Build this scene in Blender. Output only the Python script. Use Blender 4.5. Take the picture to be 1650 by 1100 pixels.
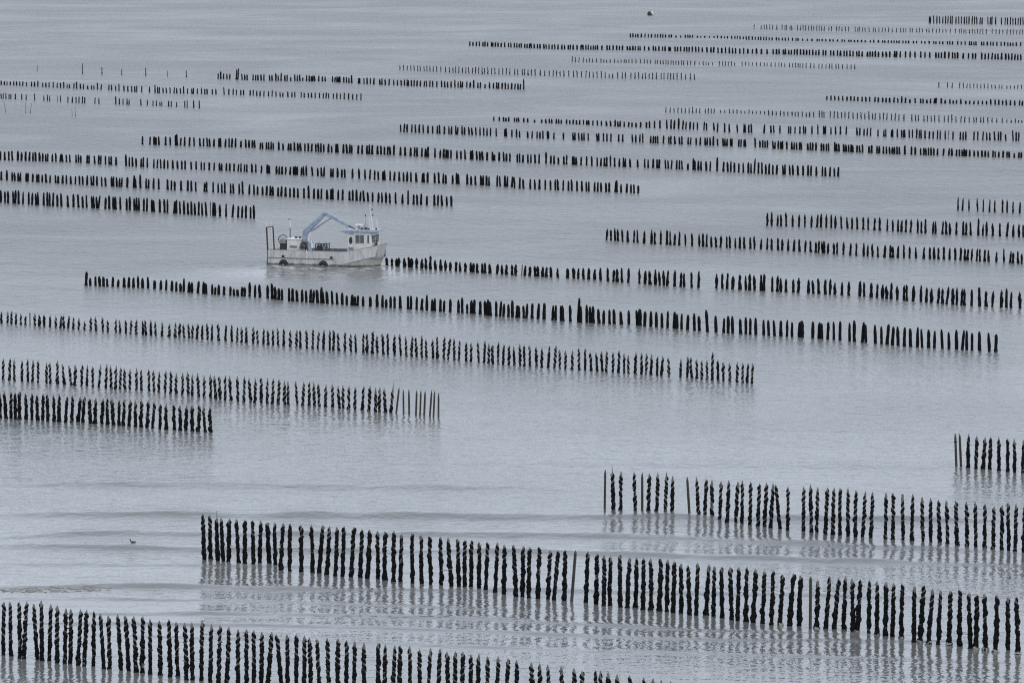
import bpy, math, random
import numpy as np
from mathutils import Vector, Matrix

# ------------------------------------------------------------------ camera, sky, sun, exposure
for o in list(bpy.data.objects):
    bpy.data.objects.remove(o, do_unlink=True)
SC = bpy.context.scene
COL = SC.collection
R = math.radians
HC = 43.8            # eye height above the water, metres (a low cliff)
FPX = 9167.0         # focal length in photograph pixels (200 mm on 36 mm film)
YH = -330.0          # where the sea horizon lies in photograph pixels
PITCH = math.atan((550 - YH) / FPX)
cam_d = bpy.data.cameras.new("camera")
cam_d.sensor_width = 36.0
cam_d.lens = 200.0
cam_d.clip_start = 1.0
cam_d.clip_end = 40000.0
cam = bpy.data.objects.new("camera", cam_d)
COL.objects.link(cam)
cam.location = (0, 0, HC)
cam.rotation_euler = (math.pi / 2 - PITCH, 0, 0)
SC.camera = cam

SUN_EL, SUN_AZ = R(50), R(148)     # azimuth from +Y, clockwise: behind the viewer, to the right
world = bpy.data.worlds.new("World")
SC.world = world
world.use_nodes = True
wn = world.node_tree.nodes
wl = world.node_tree.links
bg = wn["Background"]
sky = wn.new("ShaderNodeTexSky")
sky.sky_type = 'NISHITA'
sky.sun_disc = False
sky.sun_elevation = SUN_EL
sky.sun_rotation = SUN_AZ
sky.air_density = 1.0
sky.dust_density = 2.0
hs = wn.new("ShaderNodeHueSaturation")
hs.inputs["Saturation"].default_value = 0.45
mx = wn.new("ShaderNodeMixRGB")
mx.inputs[0].default_value = 0.62           # the cloud layer that greys the sky
mx.inputs[2].default_value = (5.48, 6.25, 7.38, 1)
wl.new(sky.outputs[0], hs.inputs["Color"])
wl.new(hs.outputs[0], mx.inputs[1])
wl.new(mx.outputs[0], bg.inputs[0])
bg.inputs[1].default_value = 0.118
sun_d = bpy.data.lights.new("sun", 'SUN')
sun_d.energy = 0.9
sun_d.angle = R(25)
sun_d.color = (1.0, 0.965, 0.92)
sun = bpy.data.objects.new("sun", sun_d)
COL.objects.link(sun)
sdir = Vector((math.sin(SUN_AZ) * math.cos(SUN_EL), math.cos(SUN_AZ) * math.cos(SUN_EL), math.sin(SUN_EL)))
sun.rotation_euler = sdir.to_track_quat('Z', 'Y').to_euler()
SC.view_settings.view_transform = 'Standard'
SC.view_settings.look = 'None'
SC.view_settings.gamma = 1.0
SC.view_settings.exposure = 0.55
SC.view_settings.use_curve_mapping = False
SC.cycles.max_bounces = 6
SC.cycles.use_denoising = False
SC.cycles.filter_width = 1.15

# ------------------------------------------------------------------ helpers
SINP, COSP = math.sin(PITCH), math.cos(PITCH)


def ray(px, py):
    u, v = (px - 825.0) / FPX, (550.0 - py) / FPX
    return u, COSP + v * SINP, -SINP + v * COSP


def ground(px, py):
    """where the line of sight through a photograph pixel meets the water"""
    x, y, z = ray(px, py)
    t = -HC / z
    return x * t, y * t


def upright(px, py, depth):
    """x and height of a pixel on the upright plane at that distance"""
    x, y, z = ray(px, py)
    t = depth / y
    return x * t, HC + z * t


def link(name, verts, faces, mat, parent=None, smooth=False, mats=None, midx=None):
    me = bpy.data.meshes.new(name)
    me.from_pydata([tuple(v) for v in verts], [], [tuple(f) for f in faces])
    if mats:
        for m in mats:
            me.materials.append(m)
        if midx is not None:
            me.polygons.foreach_set("material_index", np.asarray(midx, dtype=np.int32))
    else:
        me.materials.append(mat)
    if smooth:
        me.polygons.foreach_set("use_smooth", np.ones(len(me.polygons), dtype=bool))
    me.update()
    o = bpy.data.objects.new(name, me)
    COL.objects.link(o)
    if parent:
        o.parent = parent
    return o


def empty(name, loc, rot=(0, 0, 0)):
    o = bpy.data.objects.new(name, None)
    o.empty_display_size = 0.3
    COL.objects.link(o)
    o.location = loc
    o.rotation_euler = rot
    return o


def tag(o, label=None, cat=None, group=None, kind=None):
    for k, v in (("label", label), ("category", cat), ("group", group), ("kind", kind)):
        if v:
            o[k] = v
    return o


class MB:
    """collects simple shapes into one mesh"""

    def __init__(self):
        self.v, self.f = [], []

    def add(self, vs, fs):
        n = len(self.v)
        self.v += [tuple(p) for p in vs]
        self.f += [tuple(i + n for i in f) for f in fs]
        return self

    def box(self, a, b, taper=None):
        x0, y0, z0 = a
        x1, y1, z1 = b
        t = taper or 0.0
        vs = [(x0, y0, z0), (x1, y0, z0), (x1, y1, z0), (x0, y1, z0),
              (x0 + t, y0 + t, z1), (x1 - t, y0 + t, z1), (x1 - t, y1 - t, z1), (x0 + t, y1 - t, z1)]
        return self.add(vs, [(3, 2, 1, 0), (4, 5, 6, 7), (0, 1, 5, 4), (1, 2, 6, 5), (2, 3, 7, 6), (3, 0, 4, 7)])

    def tube(self, p, q, r0, r1=None, n=8):
        r1 = r0 if r1 is None else r1
        p, q = Vector(p), Vector(q)
        d = (q - p).normalized()
        a = d.orthogonal().normalized()
        b = d.cross(a)
        vs, fs = [], []
        for c, r in ((p, r0), (q, r1)):
            for k in range(n):
                t = 2 * math.pi * k / n
                vs.append(c + a * (r * math.cos(t)) + b * (r * math.sin(t)))
        for k in range(n):
            fs.append((k, (k + 1) % n, n + (k + 1) % n, n + k))
        fs.append(tuple(reversed(range(n))))
        fs.append(tuple(range(n, 2 * n)))
        return self.add(vs, fs)

    def beam(self, p, q, w0, h0, w1=None, h1=None):
        """rectangular bar from p to q; w across (y), h in the upright plane"""
        w1 = w0 if w1 is None else w1
        h1 = h0 if h1 is None else h1
        p, q = Vector(p), Vector(q)
        d = (q - p).normalized()
        s = Vector((0, 0, 1)).cross(d)
        s = s.normalized() if s.length > 1e-4 else Vector((0, 1, 0))
        u = d.cross(s)
        vs = []
        for c, w, h in ((p, w0, h0), (q, w1, h1)):
            for i, j in ((-1, -1), (1, -1), (1, 1), (-1, 1)):
                vs.append(c + s * (i * w / 2) + u * (j * h / 2))
        return self.add(vs, [(3, 2, 1, 0), (4, 5, 6, 7), (0, 1, 5, 4), (1, 2, 6, 5), (2, 3, 7, 6), (3, 0, 4, 7)])

    def ring(self, c, axis, r, t, n=20, m=6):
        c, axis = Vector(c), Vector(axis).normalized()
        a = axis.orthogonal().normalized()
        b = axis.cross(a)
        vs, fs = [], []
        for i in range(n):
            th = 2 * math.pi * i / n
            d = a * math.cos(th) + b * math.sin(th)
            for j in range(m):
                ph = 2 * math.pi * j / m
                vs.append(c + d * (r + t * math.cos(ph)) + axis * (t * math.sin(ph)))
        for i in range(n):
            for j in range(m):
                fs.append((i * m + j, ((i + 1) % n) * m + j, ((i + 1) % n) * m + (j + 1) % m, i * m + (j + 1) % m))
        return self.add(vs, fs)

    def prism(self, pts, y0, y1):
        """side-view outline in x, z pushed from y0 to y1"""
        n = len(pts)
        vs = [(x, y0, z) for x, z in pts] + [(x, y1, z) for x, z in pts]
        fs = [tuple(range(n)), tuple(reversed(range(n, 2 * n)))]
        for k in range(n):
            fs.append((k, n + k, n + (k + 1) % n, (k + 1) % n))
        return self.add(vs, fs)

    def build(self, name, mat, parent=None, smooth=False, bevel=0.0):
        o = link(name, self.v, self.f, mat, parent, smooth)
        import bmesh
        bm = bmesh.new()
        bm.from_mesh(o.data)
        bmesh.ops.recalc_face_normals(bm, faces=bm.faces)
        bm.to_mesh(o.data)
        bm.free()
        if bevel:
            m = o.modifiers.new("bevel", 'BEVEL')
            m.width = bevel
            m.segments = 2
            m.limit_method = 'ANGLE'
        return o


# ------------------------------------------------------------------ materials
def new_mat(name):
    m = bpy.data.materials.new(name)
    m.use_nodes = True
    nt = m.node_tree
    return m, nt, nt.nodes["Principled BSDF"]


def noise(nt, scale, detail=4.0, rough=0.55, vec=None, dist=0.0):
    n = nt.nodes.new("ShaderNodeTexNoise")
    n.inputs["Scale"].default_value = scale
    n.inputs["Detail"].default_value = detail
    n.inputs["Roughness"].default_value = rough
    n.inputs["Distortion"].default_value = dist
    if vec is not None:
        nt.links.new(vec, n.inputs["Vector"])
    return n


def mapping(nt, scale, out="Object", rot=(0, 0, 0)):
    tc = nt.nodes.new("ShaderNodeTexCoord")
    mp = nt.nodes.new("ShaderNodeMapping")
    mp.inputs["Scale"].default_value = scale
    mp.inputs["Rotation"].default_value = rot
    nt.links.new(tc.outputs[out], mp.inputs["Vector"])
    return mp.outputs[0]


def ramp(nt, fac, stops):
    r = nt.nodes.new("ShaderNodeValToRGB")
    e = r.color_ramp.elements
    while len(e) < len(stops):
        e.new(0.5)
    for k, (p, c) in enumerate(stops):
        e[k].position = p
        e[k].color = (*c, 1) if len(c) == 3 else c
    nt.links.new(fac, r.inputs[0])
    return r.outputs[0]


def worn(name, stops, scale=(1, 1, 1), nscale=3.0, rough=0.6, metal=0.0, bump=0.0, out="Object", spec=0.5):
    m, nt, b = new_mat(name)
    v = mapping(nt, scale, out)
    n = noise(nt, nscale, 6.0, 0.6, v)
    nt.links.new(ramp(nt, n.outputs[0], stops), b.inputs["Base Color"])
    b.inputs["Roughness"].default_value = rough
    b.inputs["Metallic"].default_value = metal
    b.inputs["Specular IOR Level"].default_value = spec
    if bump:
        bp = nt.nodes.new("ShaderNodeBump")
        bp.inputs["Strength"].default_value = 0.6
        bp.inputs["Distance"].default_value = bump
        n2 = noise(nt, nscale * 6, 4.0, 0.6, v)
        nt.links.new(n2.outputs[0], bp.inputs["Height"])
        nt.links.new(bp.outputs[0], b.inputs["Normal"])
    return m


M_WOOD = worn("weathered wood", [(0.3, (0.075, 0.070, 0.064)), (0.55, (0.150, 0.145, 0.138)), (0.75, (0.215, 0.210, 0.200))],
              (1, 1, 0.18), 9.0, 0.85, bump=0.01, spec=0.2)
M_BARE = worn("wet bare wood", [(0.3, (0.032, 0.028, 0.025)), (0.55, (0.058, 0.052, 0.047)), (0.75, (0.100, 0.092, 0.084))],
              (1, 1, 0.15), 8.0, 0.8, bump=0.01, spec=0.25)
M_MUSSEL = worn("blue mussel shells", [(0.32, (0.0025, 0.0025, 0.003)), (0.55, (0.005, 0.005, 0.006)), (0.74, (0.012, 0.0115, 0.011)), (0.88, (0.040, 0.037, 0.033))],
                (1, 1, 1), 16.0, 0.7, bump=0.02, spec=0.12)
M_NET = worn("pale worn netting", [(0.3, (0.12, 0.115, 0.10)), (0.6, (0.26, 0.25, 0.23)), (0.8, (0.36, 0.35, 0.32))],
             (1, 1, 1), 14.0, 0.8)
M_HULL = worn("bare aluminium hull", [(0.24, (0.28, 0.265, 0.245)), (0.46, (0.45, 0.45, 0.45)), (0.78, (0.56, 0.56, 0.56))],
              (0.8, 0.8, 0.35), 2.6, 0.5, metal=0.0, bump=0.004)
def streaks(m, amount, wet=True):
    """rust and dirt runs down the plating, and a wet weedy band at the water line"""
    nt = m.node_tree
    b = nt.nodes["Principled BSDF"]
    src = b.inputs["Base Color"].links[0].from_socket
    n = noise(nt, 1.0, 5.0, 0.65, mapping(nt, (5.5, 5.5, 0.55)))
    f = ramp(nt, n.outputs[0], [(0.52, (0, 0, 0)), (0.72, (amount, amount, amount))])
    mixn = nt.nodes.new("ShaderNodeMixRGB")
    mixn.inputs[2].default_value = (0.13, 0.085, 0.055, 1)
    nt.links.new(f, mixn.inputs[0])
    nt.links.new(src, mixn.inputs[1])
    out = mixn.outputs[0]
    if wet:
        tc_ = nt.nodes.new("ShaderNodeTexCoord")
        sp_ = nt.nodes.new("ShaderNodeSeparateXYZ")
        nt.links.new(tc_.outputs["Object"], sp_.inputs[0])
        n2 = noise(nt, 3.0, 4.0, 0.6, mapping(nt, (1, 1, 1)))
        ad = nt.nodes.new("ShaderNodeMath")
        ad.operation = 'MULTIPLY_ADD'
        ad.inputs[1].default_value = 0.35
        nt.links.new(n2.outputs[0], ad.inputs[0])
        nt.links.new(sp_.outputs[2], ad.inputs[2])
        w = ramp(nt, ad.outputs[0], [(0.26, (1, 1, 1)), (0.40, (0, 0, 0))])
        m2 = nt.nodes.new("ShaderNodeMixRGB")
        m2.inputs[2].default_value = (0.085, 0.085, 0.07, 1)
        nt.links.new(w, m2.inputs[0])
        nt.links.new(out, m2.inputs[1])
        out = m2.outputs[0]
    nt.links.new(out, b.inputs["Base Color"])


M_BOOT = worn("stained lower hull", [(0.25, (0.33, 0.315, 0.285)), (0.55, (0.45, 0.435, 0.40)), (0.8, (0.52, 0.51, 0.48))],
              (0.8, 0.8, 0.3), 3.0, 0.55)
streaks(M_HULL, 0.55)
streaks(M_BOOT, 0.45)
M_CREAM = worn("cream cabin paint", [(0.25, (0.50, 0.49, 0.46)), (0.6, (0.64, 0.63, 0.60)), (0.85, (0.72, 0.71, 0.68))],
               (1, 1, 0.5), 2.5, 0.45)
streaks(M_CREAM, 0.4, False)
M_BLUE = worn("faded pale blue paint", [(0.25, (0.16, 0.20, 0.27)), (0.55, (0.28, 0.335, 0.42)), (0.85, (0.40, 0.44, 0.50))],
              (1, 1, 1), 3.0, 0.4)
M_DARK = worn("dark greasy steel", [(0.3, (0.012, 0.012, 0.013)), (0.6, (0.035, 0.035, 0.036)), (0.85, (0.085, 0.08, 0.075))],
              (1, 1, 1), 6.0, 0.55)
M_GREY = worn("galvanised grey steel", [(0.3, (0.14, 0.14, 0.145)), (0.6, (0.24, 0.24, 0.245)), (0.85, (0.34, 0.34, 0.34))],
              (1, 1, 1), 5.0, 0.5, metal=0.3)
M_WHITE = worn("white gear paint", [(0.3, (0.55, 0.55, 0.54)), (0.6, (0.70, 0.70, 0.69)), (0.85, (0.78, 0.78, 0.77))],
               (1, 1, 1), 4.0, 0.4)
M_TYRE = worn("tyre rubber", [(0.3, (0.010, 0.010, 0.010)), (0.7, (0.028, 0.027, 0.026))], (1, 1, 1), 8.0, 0.8)
M_GLASS, _nt, _b = new_mat("cabin window glass")
_b.inputs["Base Color"].default_value = (0.10, 0.115, 0.125, 1)
_b.inputs["Roughness"].default_value = 0.06
M_BIRD = worn("dark bird plumage", [(0.3, (0.010, 0.010, 0.011)), (0.7, (0.035, 0.033, 0.032))], (1, 1, 1), 20.0, 0.7)
M_BUOYC = worn("cream buoy paint", [(0.3, (0.40, 0.37, 0.30)), (0.7, (0.58, 0.55, 0.47))], (1, 1, 1), 4.0, 0.6)
M_BUOYD = worn("dark weedy buoy end", [(0.3, (0.018, 0.024, 0.020)), (0.7, (0.05, 0.058, 0.05))], (1, 1, 1), 5.0, 0.8)

# ------------------------------------------------------------------ water
rng = np.random.default_rng(7)


def smooth_noise(x, seed, scale):
    r = np.random.default_rng(seed)
    out = np.zeros_like(x)
    for k in range(5):
        f = (0.5 + 0.55 * k) / scale
        out += np.sin(2 * np.pi * f * x + r.uniform(0, 6.28)) * r.uniform(0.5, 1.0)
    return out / 2.4


# crests of the low waves running in to the shore: (photograph points, height, front width, back width)
CRESTS = [
    ([(-60, 779), (200, 780), (420, 782), (800, 785), (960, 788)], 0.050, 0.9, 2.6),
    ([(-60, 829), (300, 830), (700, 832), (1000, 834), (1300, 836), (1720, 840)], 0.075, 0.8, 2.4),
    ([(-60, 868), (60, 865), (150, 860), (420, 860), (800, 862), (1100, 867), (1400, 880), (1720, 893)], 0.060, 0.7, 2.0),
    ([(-60, 879), (120, 881), (420, 887), (826, 889), (1100, 896), (1300, 903), (1720, 912)], 0.060, 0.6, 1.8),
    ([(-60, 909), (120, 908), (420, 911), (640, 916), (760, 920)], 0.045, 0.6, 1.6),
    ([(-60, 930), (200, 928), (420, 934), (600, 938)], 0.030, 0.5, 1.5),
    ([(-60, 947), (90, 947), (180, 944), (260, 944), (420, 949), (826, 950), (1239, 957), (1720, 967)], 0.085, 0.55, 1.8),
    ([(-60, 961), (200, 964), (420, 968), (700, 976), (900, 984)], 0.035, 0.45, 1.2),
    ([(60, 988), (300, 988), (520, 990), (720, 993), (1000, 1008), (1150, 1016), (1300, 1020), (1720, 1030)], 0.050, 0.40, 1.2),
    ([(-60, 1002), (200, 1004), (500, 1008), (826, 1018), (1100, 1029), (1239, 1030), (1720, 1034)], 0.045, 0.40, 1.2),
    ([(100, 1022), (420, 1028), (700, 1038), (900, 1046), (1150, 1052), (1400, 1058), (1720, 1070)], 0.030, 0.40, 1.2),
    ([(-60, 1052), (300, 1056), (600, 1062), (900, 1070)], 0.018, 0.4, 1.0),
    ([(-60, 740), (500, 744), (1000, 746), (1720, 752)], 0.022, 1.2, 3.0),
    ([(-60, 700), (700, 704), (1720, 712)], 0.016, 1.4, 3.5),
]
CW = []
for k, (pts, a, wf, wb) in enumerate(CRESTS):
    P = np.array([ground(*p) for p in pts])
    CW.append((P, a * (3.7 if k < 4 or k > 11 else 1.5 if k == 6 else 2.1), wf * 1.45, wb * 1.4, 100 + k))

BOAT_O = ground(431.5, 425.8)
BOAT_A = R(20)


def water_z(x, y):
    z = np.zeros_like(x)
    for P, a, wf, wb, sd in CW:
        lo, hi = P[0, 0], P[-1, 0]
        cy = np.interp(x, P[:, 0], P[:, 1]) + 0.22 * smooth_noise(x, sd, 16.0)
        am = a * np.clip(0.92 + 0.32 * smooth_noise(x, sd + 50, 16.0), 0.45, 1.3)
        if sd == 106:       # the one crest that breaks, at the left
            am = am * (1 + 0.7 * np.clip((-9.0 - x) / 4.0, 0, 1))
        am = am * np.clip((x - lo) / 6.0, 0, 1) * np.clip((hi - x) / 8.0, 0, 1)
        d = y - cy
        w = np.where(d < 0, wf, wb)
        z = z + am * np.exp(-(d / w) ** 2)
    # long low undulation further out
    far = np.clip((y - 330) / 200.0, 0, 1)
    z = z + far * 0.018 * np.sin(2 * np.pi * (y + 2.0 * smooth_noise(x, 5, 60.0)) / 13.0 + smooth_noise(x, 6, 40.0))
    z = z + far * 0.014 * np.sin(2 * np.pi * (y * 0.92 + x * 0.30) / 7.3 + 2 * smooth_noise(x, 9, 50.0))
    # wake at the boat
    c, s = math.cos(BOAT_A), math.sin(BOAT_A)
    lx = (x - BOAT_O[0]) * c - (y - BOAT_O[1]) * s
    ly = (x - BOAT_O[0]) * s + (y - BOAT_O[1]) * c
    g = np.exp(-((lx - 3.5) / 6.5) ** 2 - ((ly + 2.2) / 2.6) ** 2)
    z = z + g * (0.09 * np.sin(ly * 2.6 + lx * 0.7) + 0.05 * np.sin(lx * 2.1 - ly * 2.3))
    return z


ys = np.concatenate([np.arange(200, 262, 4.0), np.arange(262, 420, 0.20), np.arange(420, 620, 0.5),
                     np.arange(620, 1500, 2.5), np.geomspace(1500, 20000, 40)])
us = np.concatenate([[-3.0, -1.2, -0.5, -0.25], np.linspace(-0.13, 0.13, 150), [0.25, 0.5, 1.2, 3.0]])
U, Y = np.meshgrid(us, ys)
X = U * Y
Z = water_z(X, Y)
edge = np.clip((0.125 - np.abs(U)) / 0.02, 0, 1)
Z = Z * edge
wv = np.stack([X, Y, Z], -1).reshape(-1, 3)
ny, nx = X.shape
ii = np.arange((ny - 1) * nx).reshape(ny - 1, nx)[:, :-1].ravel()
wf_ = np.stack([ii, ii + 1, ii + nx + 1, ii + nx], -1)
me = bpy.data.meshes.new("water")
me.vertices.add(len(wv))
me.vertices.foreach_set("co", wv.astype(np.float32).ravel())
me.loops.add(wf_.size)
me.loops.foreach_set("vertex_index", wf_.astype(np.int32).ravel())
me.polygons.add(len(wf_))
me.polygons.foreach_set("loop_start", np.arange(0, wf_.size, 4, dtype=np.int32))
me.polygons.foreach_set("use_smooth", np.ones(len(wf_), dtype=bool))
me.update(calc_edges=True)
M_WATER, nt, b = new_mat("turbid grey sea water")
b.inputs["Roughness"].default_value = 0.06
b.inputs["IOR"].default_value = 1.333
tc = nt.nodes.new("ShaderNodeTexCoord")
# silt: slow variation of the water's own colour
mp = nt.nodes.new("ShaderNodeMapping")
mp.inputs["Scale"].default_value = (0.02, 0.012, 1)
nt.links.new(tc.outputs["Object"], mp.inputs["Vector"])
ns = noise(nt, 1.0, 3.0, 0.5, mp.outputs[0])
nt.links.new(ramp(nt, ns.outputs[0], [(0.3, (0.128, 0.130, 0.128)), (0.7, (0.158, 0.156, 0.148))]), b.inputs["Base Color"])


def wave_layer(scale, amp, detail, rot, dist=0.0):
    m = nt.nodes.new("ShaderNodeMapping")
    m.inputs["Scale"].default_value = scale
    m.inputs["Rotation"].default_value = (0, 0, rot)
    nt.links.new(tc.outputs["Object"], m.inputs["Vector"])
    n = noise(nt, 1.0, detail, 0.5, m.outputs[0], dist)
    k = nt.nodes.new("ShaderNodeMath")
    k.operation = 'MULTIPLY'
    k.inputs[1].default_value = amp
    nt.links.new(n.outputs[0], k.inputs[0])
    return k.outputs[0]


def add(a, c):
    k = nt.nodes.new("ShaderNodeMath")
    k.operation = 'ADD'
    nt.links.new(a, k.inputs[0])
    nt.links.new(c, k.inputs[1])
    return k.outputs[0]


def mul(a, c):
    k = nt.nodes.new("ShaderNodeMath")
    k.operation = 'MULTIPLY'
    nt.links.new(a, k.inputs[0])
    if isinstance(c, float):
        k.inputs[1].default_value = c
    else:
        nt.links.new(c, k.inputs[1])
    return k.outputs[0]


chop = wave_layer((0.85, 1.0, 1), 0.20, 3.0, 0.10, 0.3)        # wavelets of about a metre
ripple = wave_layer((3.6, 3.2, 1), 0.045, 2.0, -0.12)           # short wind ripple
sea = wave_layer((0.75, 0.45, 1), 0.50, 2.0, 0.06, 0.5)          # longer wind sea, felt only offshore
# offshore water is choppier than the sheltered inshore water
sep = nt.nodes.new("ShaderNodeSeparateXYZ")
nt.links.new(tc.outputs["Object"], sep.inputs[0])
mr = nt.nodes.new("ShaderNodeMapRange")
mr.interpolation_type = 'LINEAR'
mr.inputs["From Min"].default_value = 290
mr.inputs["From Max"].default_value = 700
mr.inputs["To Min"].default_value = 0.30
mr.inputs["To Max"].default_value = 1.7
nt.links.new(sep.outputs[1], mr.inputs["Value"])
# fine capillary ripple too small to see singly: glossy roughness, greater offshore
mo = nt.nodes.new("ShaderNodeMapRange")
mo.interpolation_type = 'LINEAR'
mo.inputs["From Min"].default_value = 290
mo.inputs["From Max"].default_value = 560
mo.inputs["To Min"].default_value = 0.09
mo.inputs["To Max"].default_value = 0.34
nt.links.new(sep.outputs[1], mo.inputs["Value"])
# slicks and gusts
mg = nt.nodes.new("ShaderNodeMapping")
mg.inputs["Scale"].default_value = (0.030, 0.040, 1)
mg.inputs["Rotation"].default_value = (0, 0, 0.5)
nt.links.new(tc.outputs["Object"], mg.inputs["Vector"])
ng = noise(nt, 1.0, 4.0, 0.6, mg.outputs[0], 0.6)
gust = nt.nodes.new("ShaderNodeMapRange")
gust.inputs["From Min"].default_value = 0.34
gust.inputs["From Max"].default_value = 0.62
gust.inputs["To Min"].default_value = 0.75
gust.inputs["To Max"].default_value = 1.15
nt.links.new(ng.outputs[0], gust.inputs["Value"])
gr = nt.nodes.new("ShaderNodeMapRange")
gr.inputs["From Min"].default_value = 0.36
gr.inputs["From Max"].default_value = 0.58
gr.inputs["To Min"].default_value = 0.86
gr.inputs["To Max"].default_value = 1.05
nt.links.new(ng.outputs[0], gr.inputs["Value"])
# smoother water in the lee of the boat
vd = nt.nodes.new("ShaderNodeVectorMath")
vd.operation = 'DISTANCE'
vd.inputs[1].default_value = (BOAT_O[0] + 6.0, BOAT_O[1] - 9.0, 0.0)
nt.links.new(tc.outputs["Object"], vd.inputs[0])
lee = nt.nodes.new("ShaderNodeMapRange")
lee.interpolation_type = 'SMOOTHSTEP'
lee.inputs["From Min"].default_value = 4.0
lee.inputs["From Max"].default_value = 15.0
lee.inputs["To Min"].default_value = 0.45
lee.inputs["To Max"].default_value = 1.0
nt.links.new(vd.outputs["Value"], lee.inputs["Value"])
nt.links.new(mul(mul(mo.outputs[0], gr.outputs[0]), lee.outputs[0]), b.inputs["Roughness"])
mw = nt.nodes.new("ShaderNodeMapRange")
mw.inputs["From Min"].default_value = 330
mw.inputs["From Max"].default_value = 560
mw.inputs["To Min"].default_value = 0.06
mw.inputs["To Max"].default_value = 1.0
nt.links.new(sep.outputs[1], mw.inputs["Value"])
h = mul(add(mul(add(chop, ripple), mr.outputs[0]), mul(sea, mw.outputs[0])), gust.outputs[0])
bp = nt.nodes.new("ShaderNodeBump")
bp.inputs["Strength"].default_value = 1.0
bp.inputs["Distance"].default_value = 1.0
nt.links.new(mul(h, lee.outputs[0]), bp.inputs["Height"])
nt.links.new(bp.outputs[0], b.inputs["Normal"])
me.materials.append(M_WATER)
water = bpy.data.objects.new("water", me)
COL.objects.link(water)
tag(water, "grey rippled sea at low tide with small waves running in", kind="structure")


# ------------------------------------------------------------------ mussel posts: geometry
def post_geo(h, r, tip, n=8, deep=0.6, rg=None, blunt=False):
    """tapered round timber with a sharpened top: verts, faces; z = 0 is the water line"""
    rg = rg or random
    rings = [(-deep, r * 1.05), (h * 0.5, r * rg.uniform(0.95, 1.04)), (h - tip, r * 0.95)]
    if blunt:
        rings += [(h, r * 0.9)]
    else:
        rings += [(h - tip * 0.45, r * 0.62), (h, r * 0.12)]
    V, F = [], []
    cx = cy = 0.0
    for i, (z, rr) in enumerate(rings):
        for k in range(n):
            t = 2 * math.pi * k / n
            V.append((cx + rr * math.cos(t), cy + rr * math.sin(t), z))
    for i in range(len(rings) - 1):
        for k in range(n):
            F.append((i * n + k, i * n + (k + 1) % n, (i + 1) * n + (k + 1) % n, (i + 1) * n + k))
    F.append(tuple((len(rings) - 1) * n + k for k in range(n)))
    return V, F


def coat_geo(h, r, th, top, pitch, fill, rg, m=6, steps=9, shells=22):
    """a rope of mussels wound up the post: a helical swollen tube plus loose clumps and shells"""
    V, F = [], []
    z0, z1 = -0.35, h - top
    turns = max(0.7, (z1 - z0) / pitch)
    N = max(5, int(turns * steps))
    ph0 = rg.uniform(0, 6.28)
    hand = rg.choice((1, -1))
    f1, f2, f3 = rg.uniform(0, 6.28), rg.uniform(0, 6.28), rg.uniform(0, 6.28)
    bald = [(rg.uniform(0.15, 0.85), rg.uniform(0.03, 0.06)) for _ in range(rg.choice((0, 0, 1, 2)))]
    for i in range(N + 1):
        s = i / N
        z = z0 + (z1 - z0) * s
        a = ph0 + hand * 2 * math.pi * turns * s + 0.9 * math.sin(s * turns * 1.3 + f3)
        low = 1.0 - s
        sw = 0.72 + 0.30 * math.sin(s * turns * 2.3 + f1) + 0.25 * math.sin(s * turns * 5.9 + f2) + rg.uniform(-0.35, 0.45)
        sw = max(0.38, sw) * (0.85 + 0.35 * low)
        for bz, bw in bald:
            if abs(s - bz) < bw:
                sw *= 0.35
        if i in (0, N):
            sw *= 0.3
        tr = th * sw                                  # bulge out of the timber
        tz = pitch * (0.26 + fill * (0.30 + 0.30 * low)) * (0.75 + 0.3 * min(sw, 1.3))
        cr = r * 0.92
        ca, sa = math.cos(a), math.sin(a)
        for k in range(m):
            t = 2 * math.pi * k / m
            rr = cr + max(-0.3 * r, tr * math.cos(t) * (1 + rg.uniform(-0.22, 0.22)))
            V.append((rr * ca, rr * sa, z + tz * math.sin(t) * 0.8))
    for i in range(N):
        for k in range(m):
            F.append((i * m + k, i * m + (k + 1) % m, (i + 1) * m + (k + 1) % m, (i + 1) * m + k))
    F.append(tuple(range(m - 1, -1, -1)))
    F.append(tuple(N * m + k for k in range(m)))
    for _ in range(shells):
        s = rg.random() ** 1.15
        z = z0 + 0.2 + (z1 - z0 - 0.2) * s
        a = ph0 + hand * 2 * math.pi * turns * s + rg.gauss(0, 0.9)
        ln, wd = rg.uniform(0.035, 0.062), rg.uniform(0.026, 0.042)
        d = Vector((math.cos(a), math.sin(a), rg.uniform(-0.7, 0.9))).normalized()
        u = d.orthogonal().normalized()
        w = d.cross(u)
        c = Vector((math.cos(a), math.sin(a), 0)) * (r + th * rg.uniform(0.25, 0.65)) + Vector((0, 0, z))
        n = len(V)
        V += [tuple(c - d * ln * 0.6), tuple(c + u * wd), tuple(c + w * wd * 1.5), tuple(c - u * wd), tuple(c - w * wd * 1.5), tuple(c + d * ln)]
        for k in range(4):
            p, q = n + 1 + k, n + 1 + (k + 1) % 4
            F += [(n, q, p), (n + 5, p, q)]
    return V, F


# per row look: timber radius, coat thickness, bare tip, pitch, fill of the gaps between turns
LOOK = {
    'A': (0.074, 0.060, 0.22, 0.27, 0.95),
    'B': (0.080, 0.070, 0.20, 0.28, 1.25),
    'C': (0.076, 0.066, 0.28, 0.33, 0.80),
    'D': (0.076, 0.066, 0.28, 0.34, 1.10),
    'E': (0.074, 0.078, 0.24, 0.31, 1.15),
    'F': (0.070, 0.068, 0.32, 0.38, 0.60),
}

# near rows: view (x0, y0, zoom) and tuples (x top, y top, x foot, y foot [, mark]);
# marks: b bare timber, k thin stick on top, o blunt top, p pale netting at the foot
NEAR = []


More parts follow.
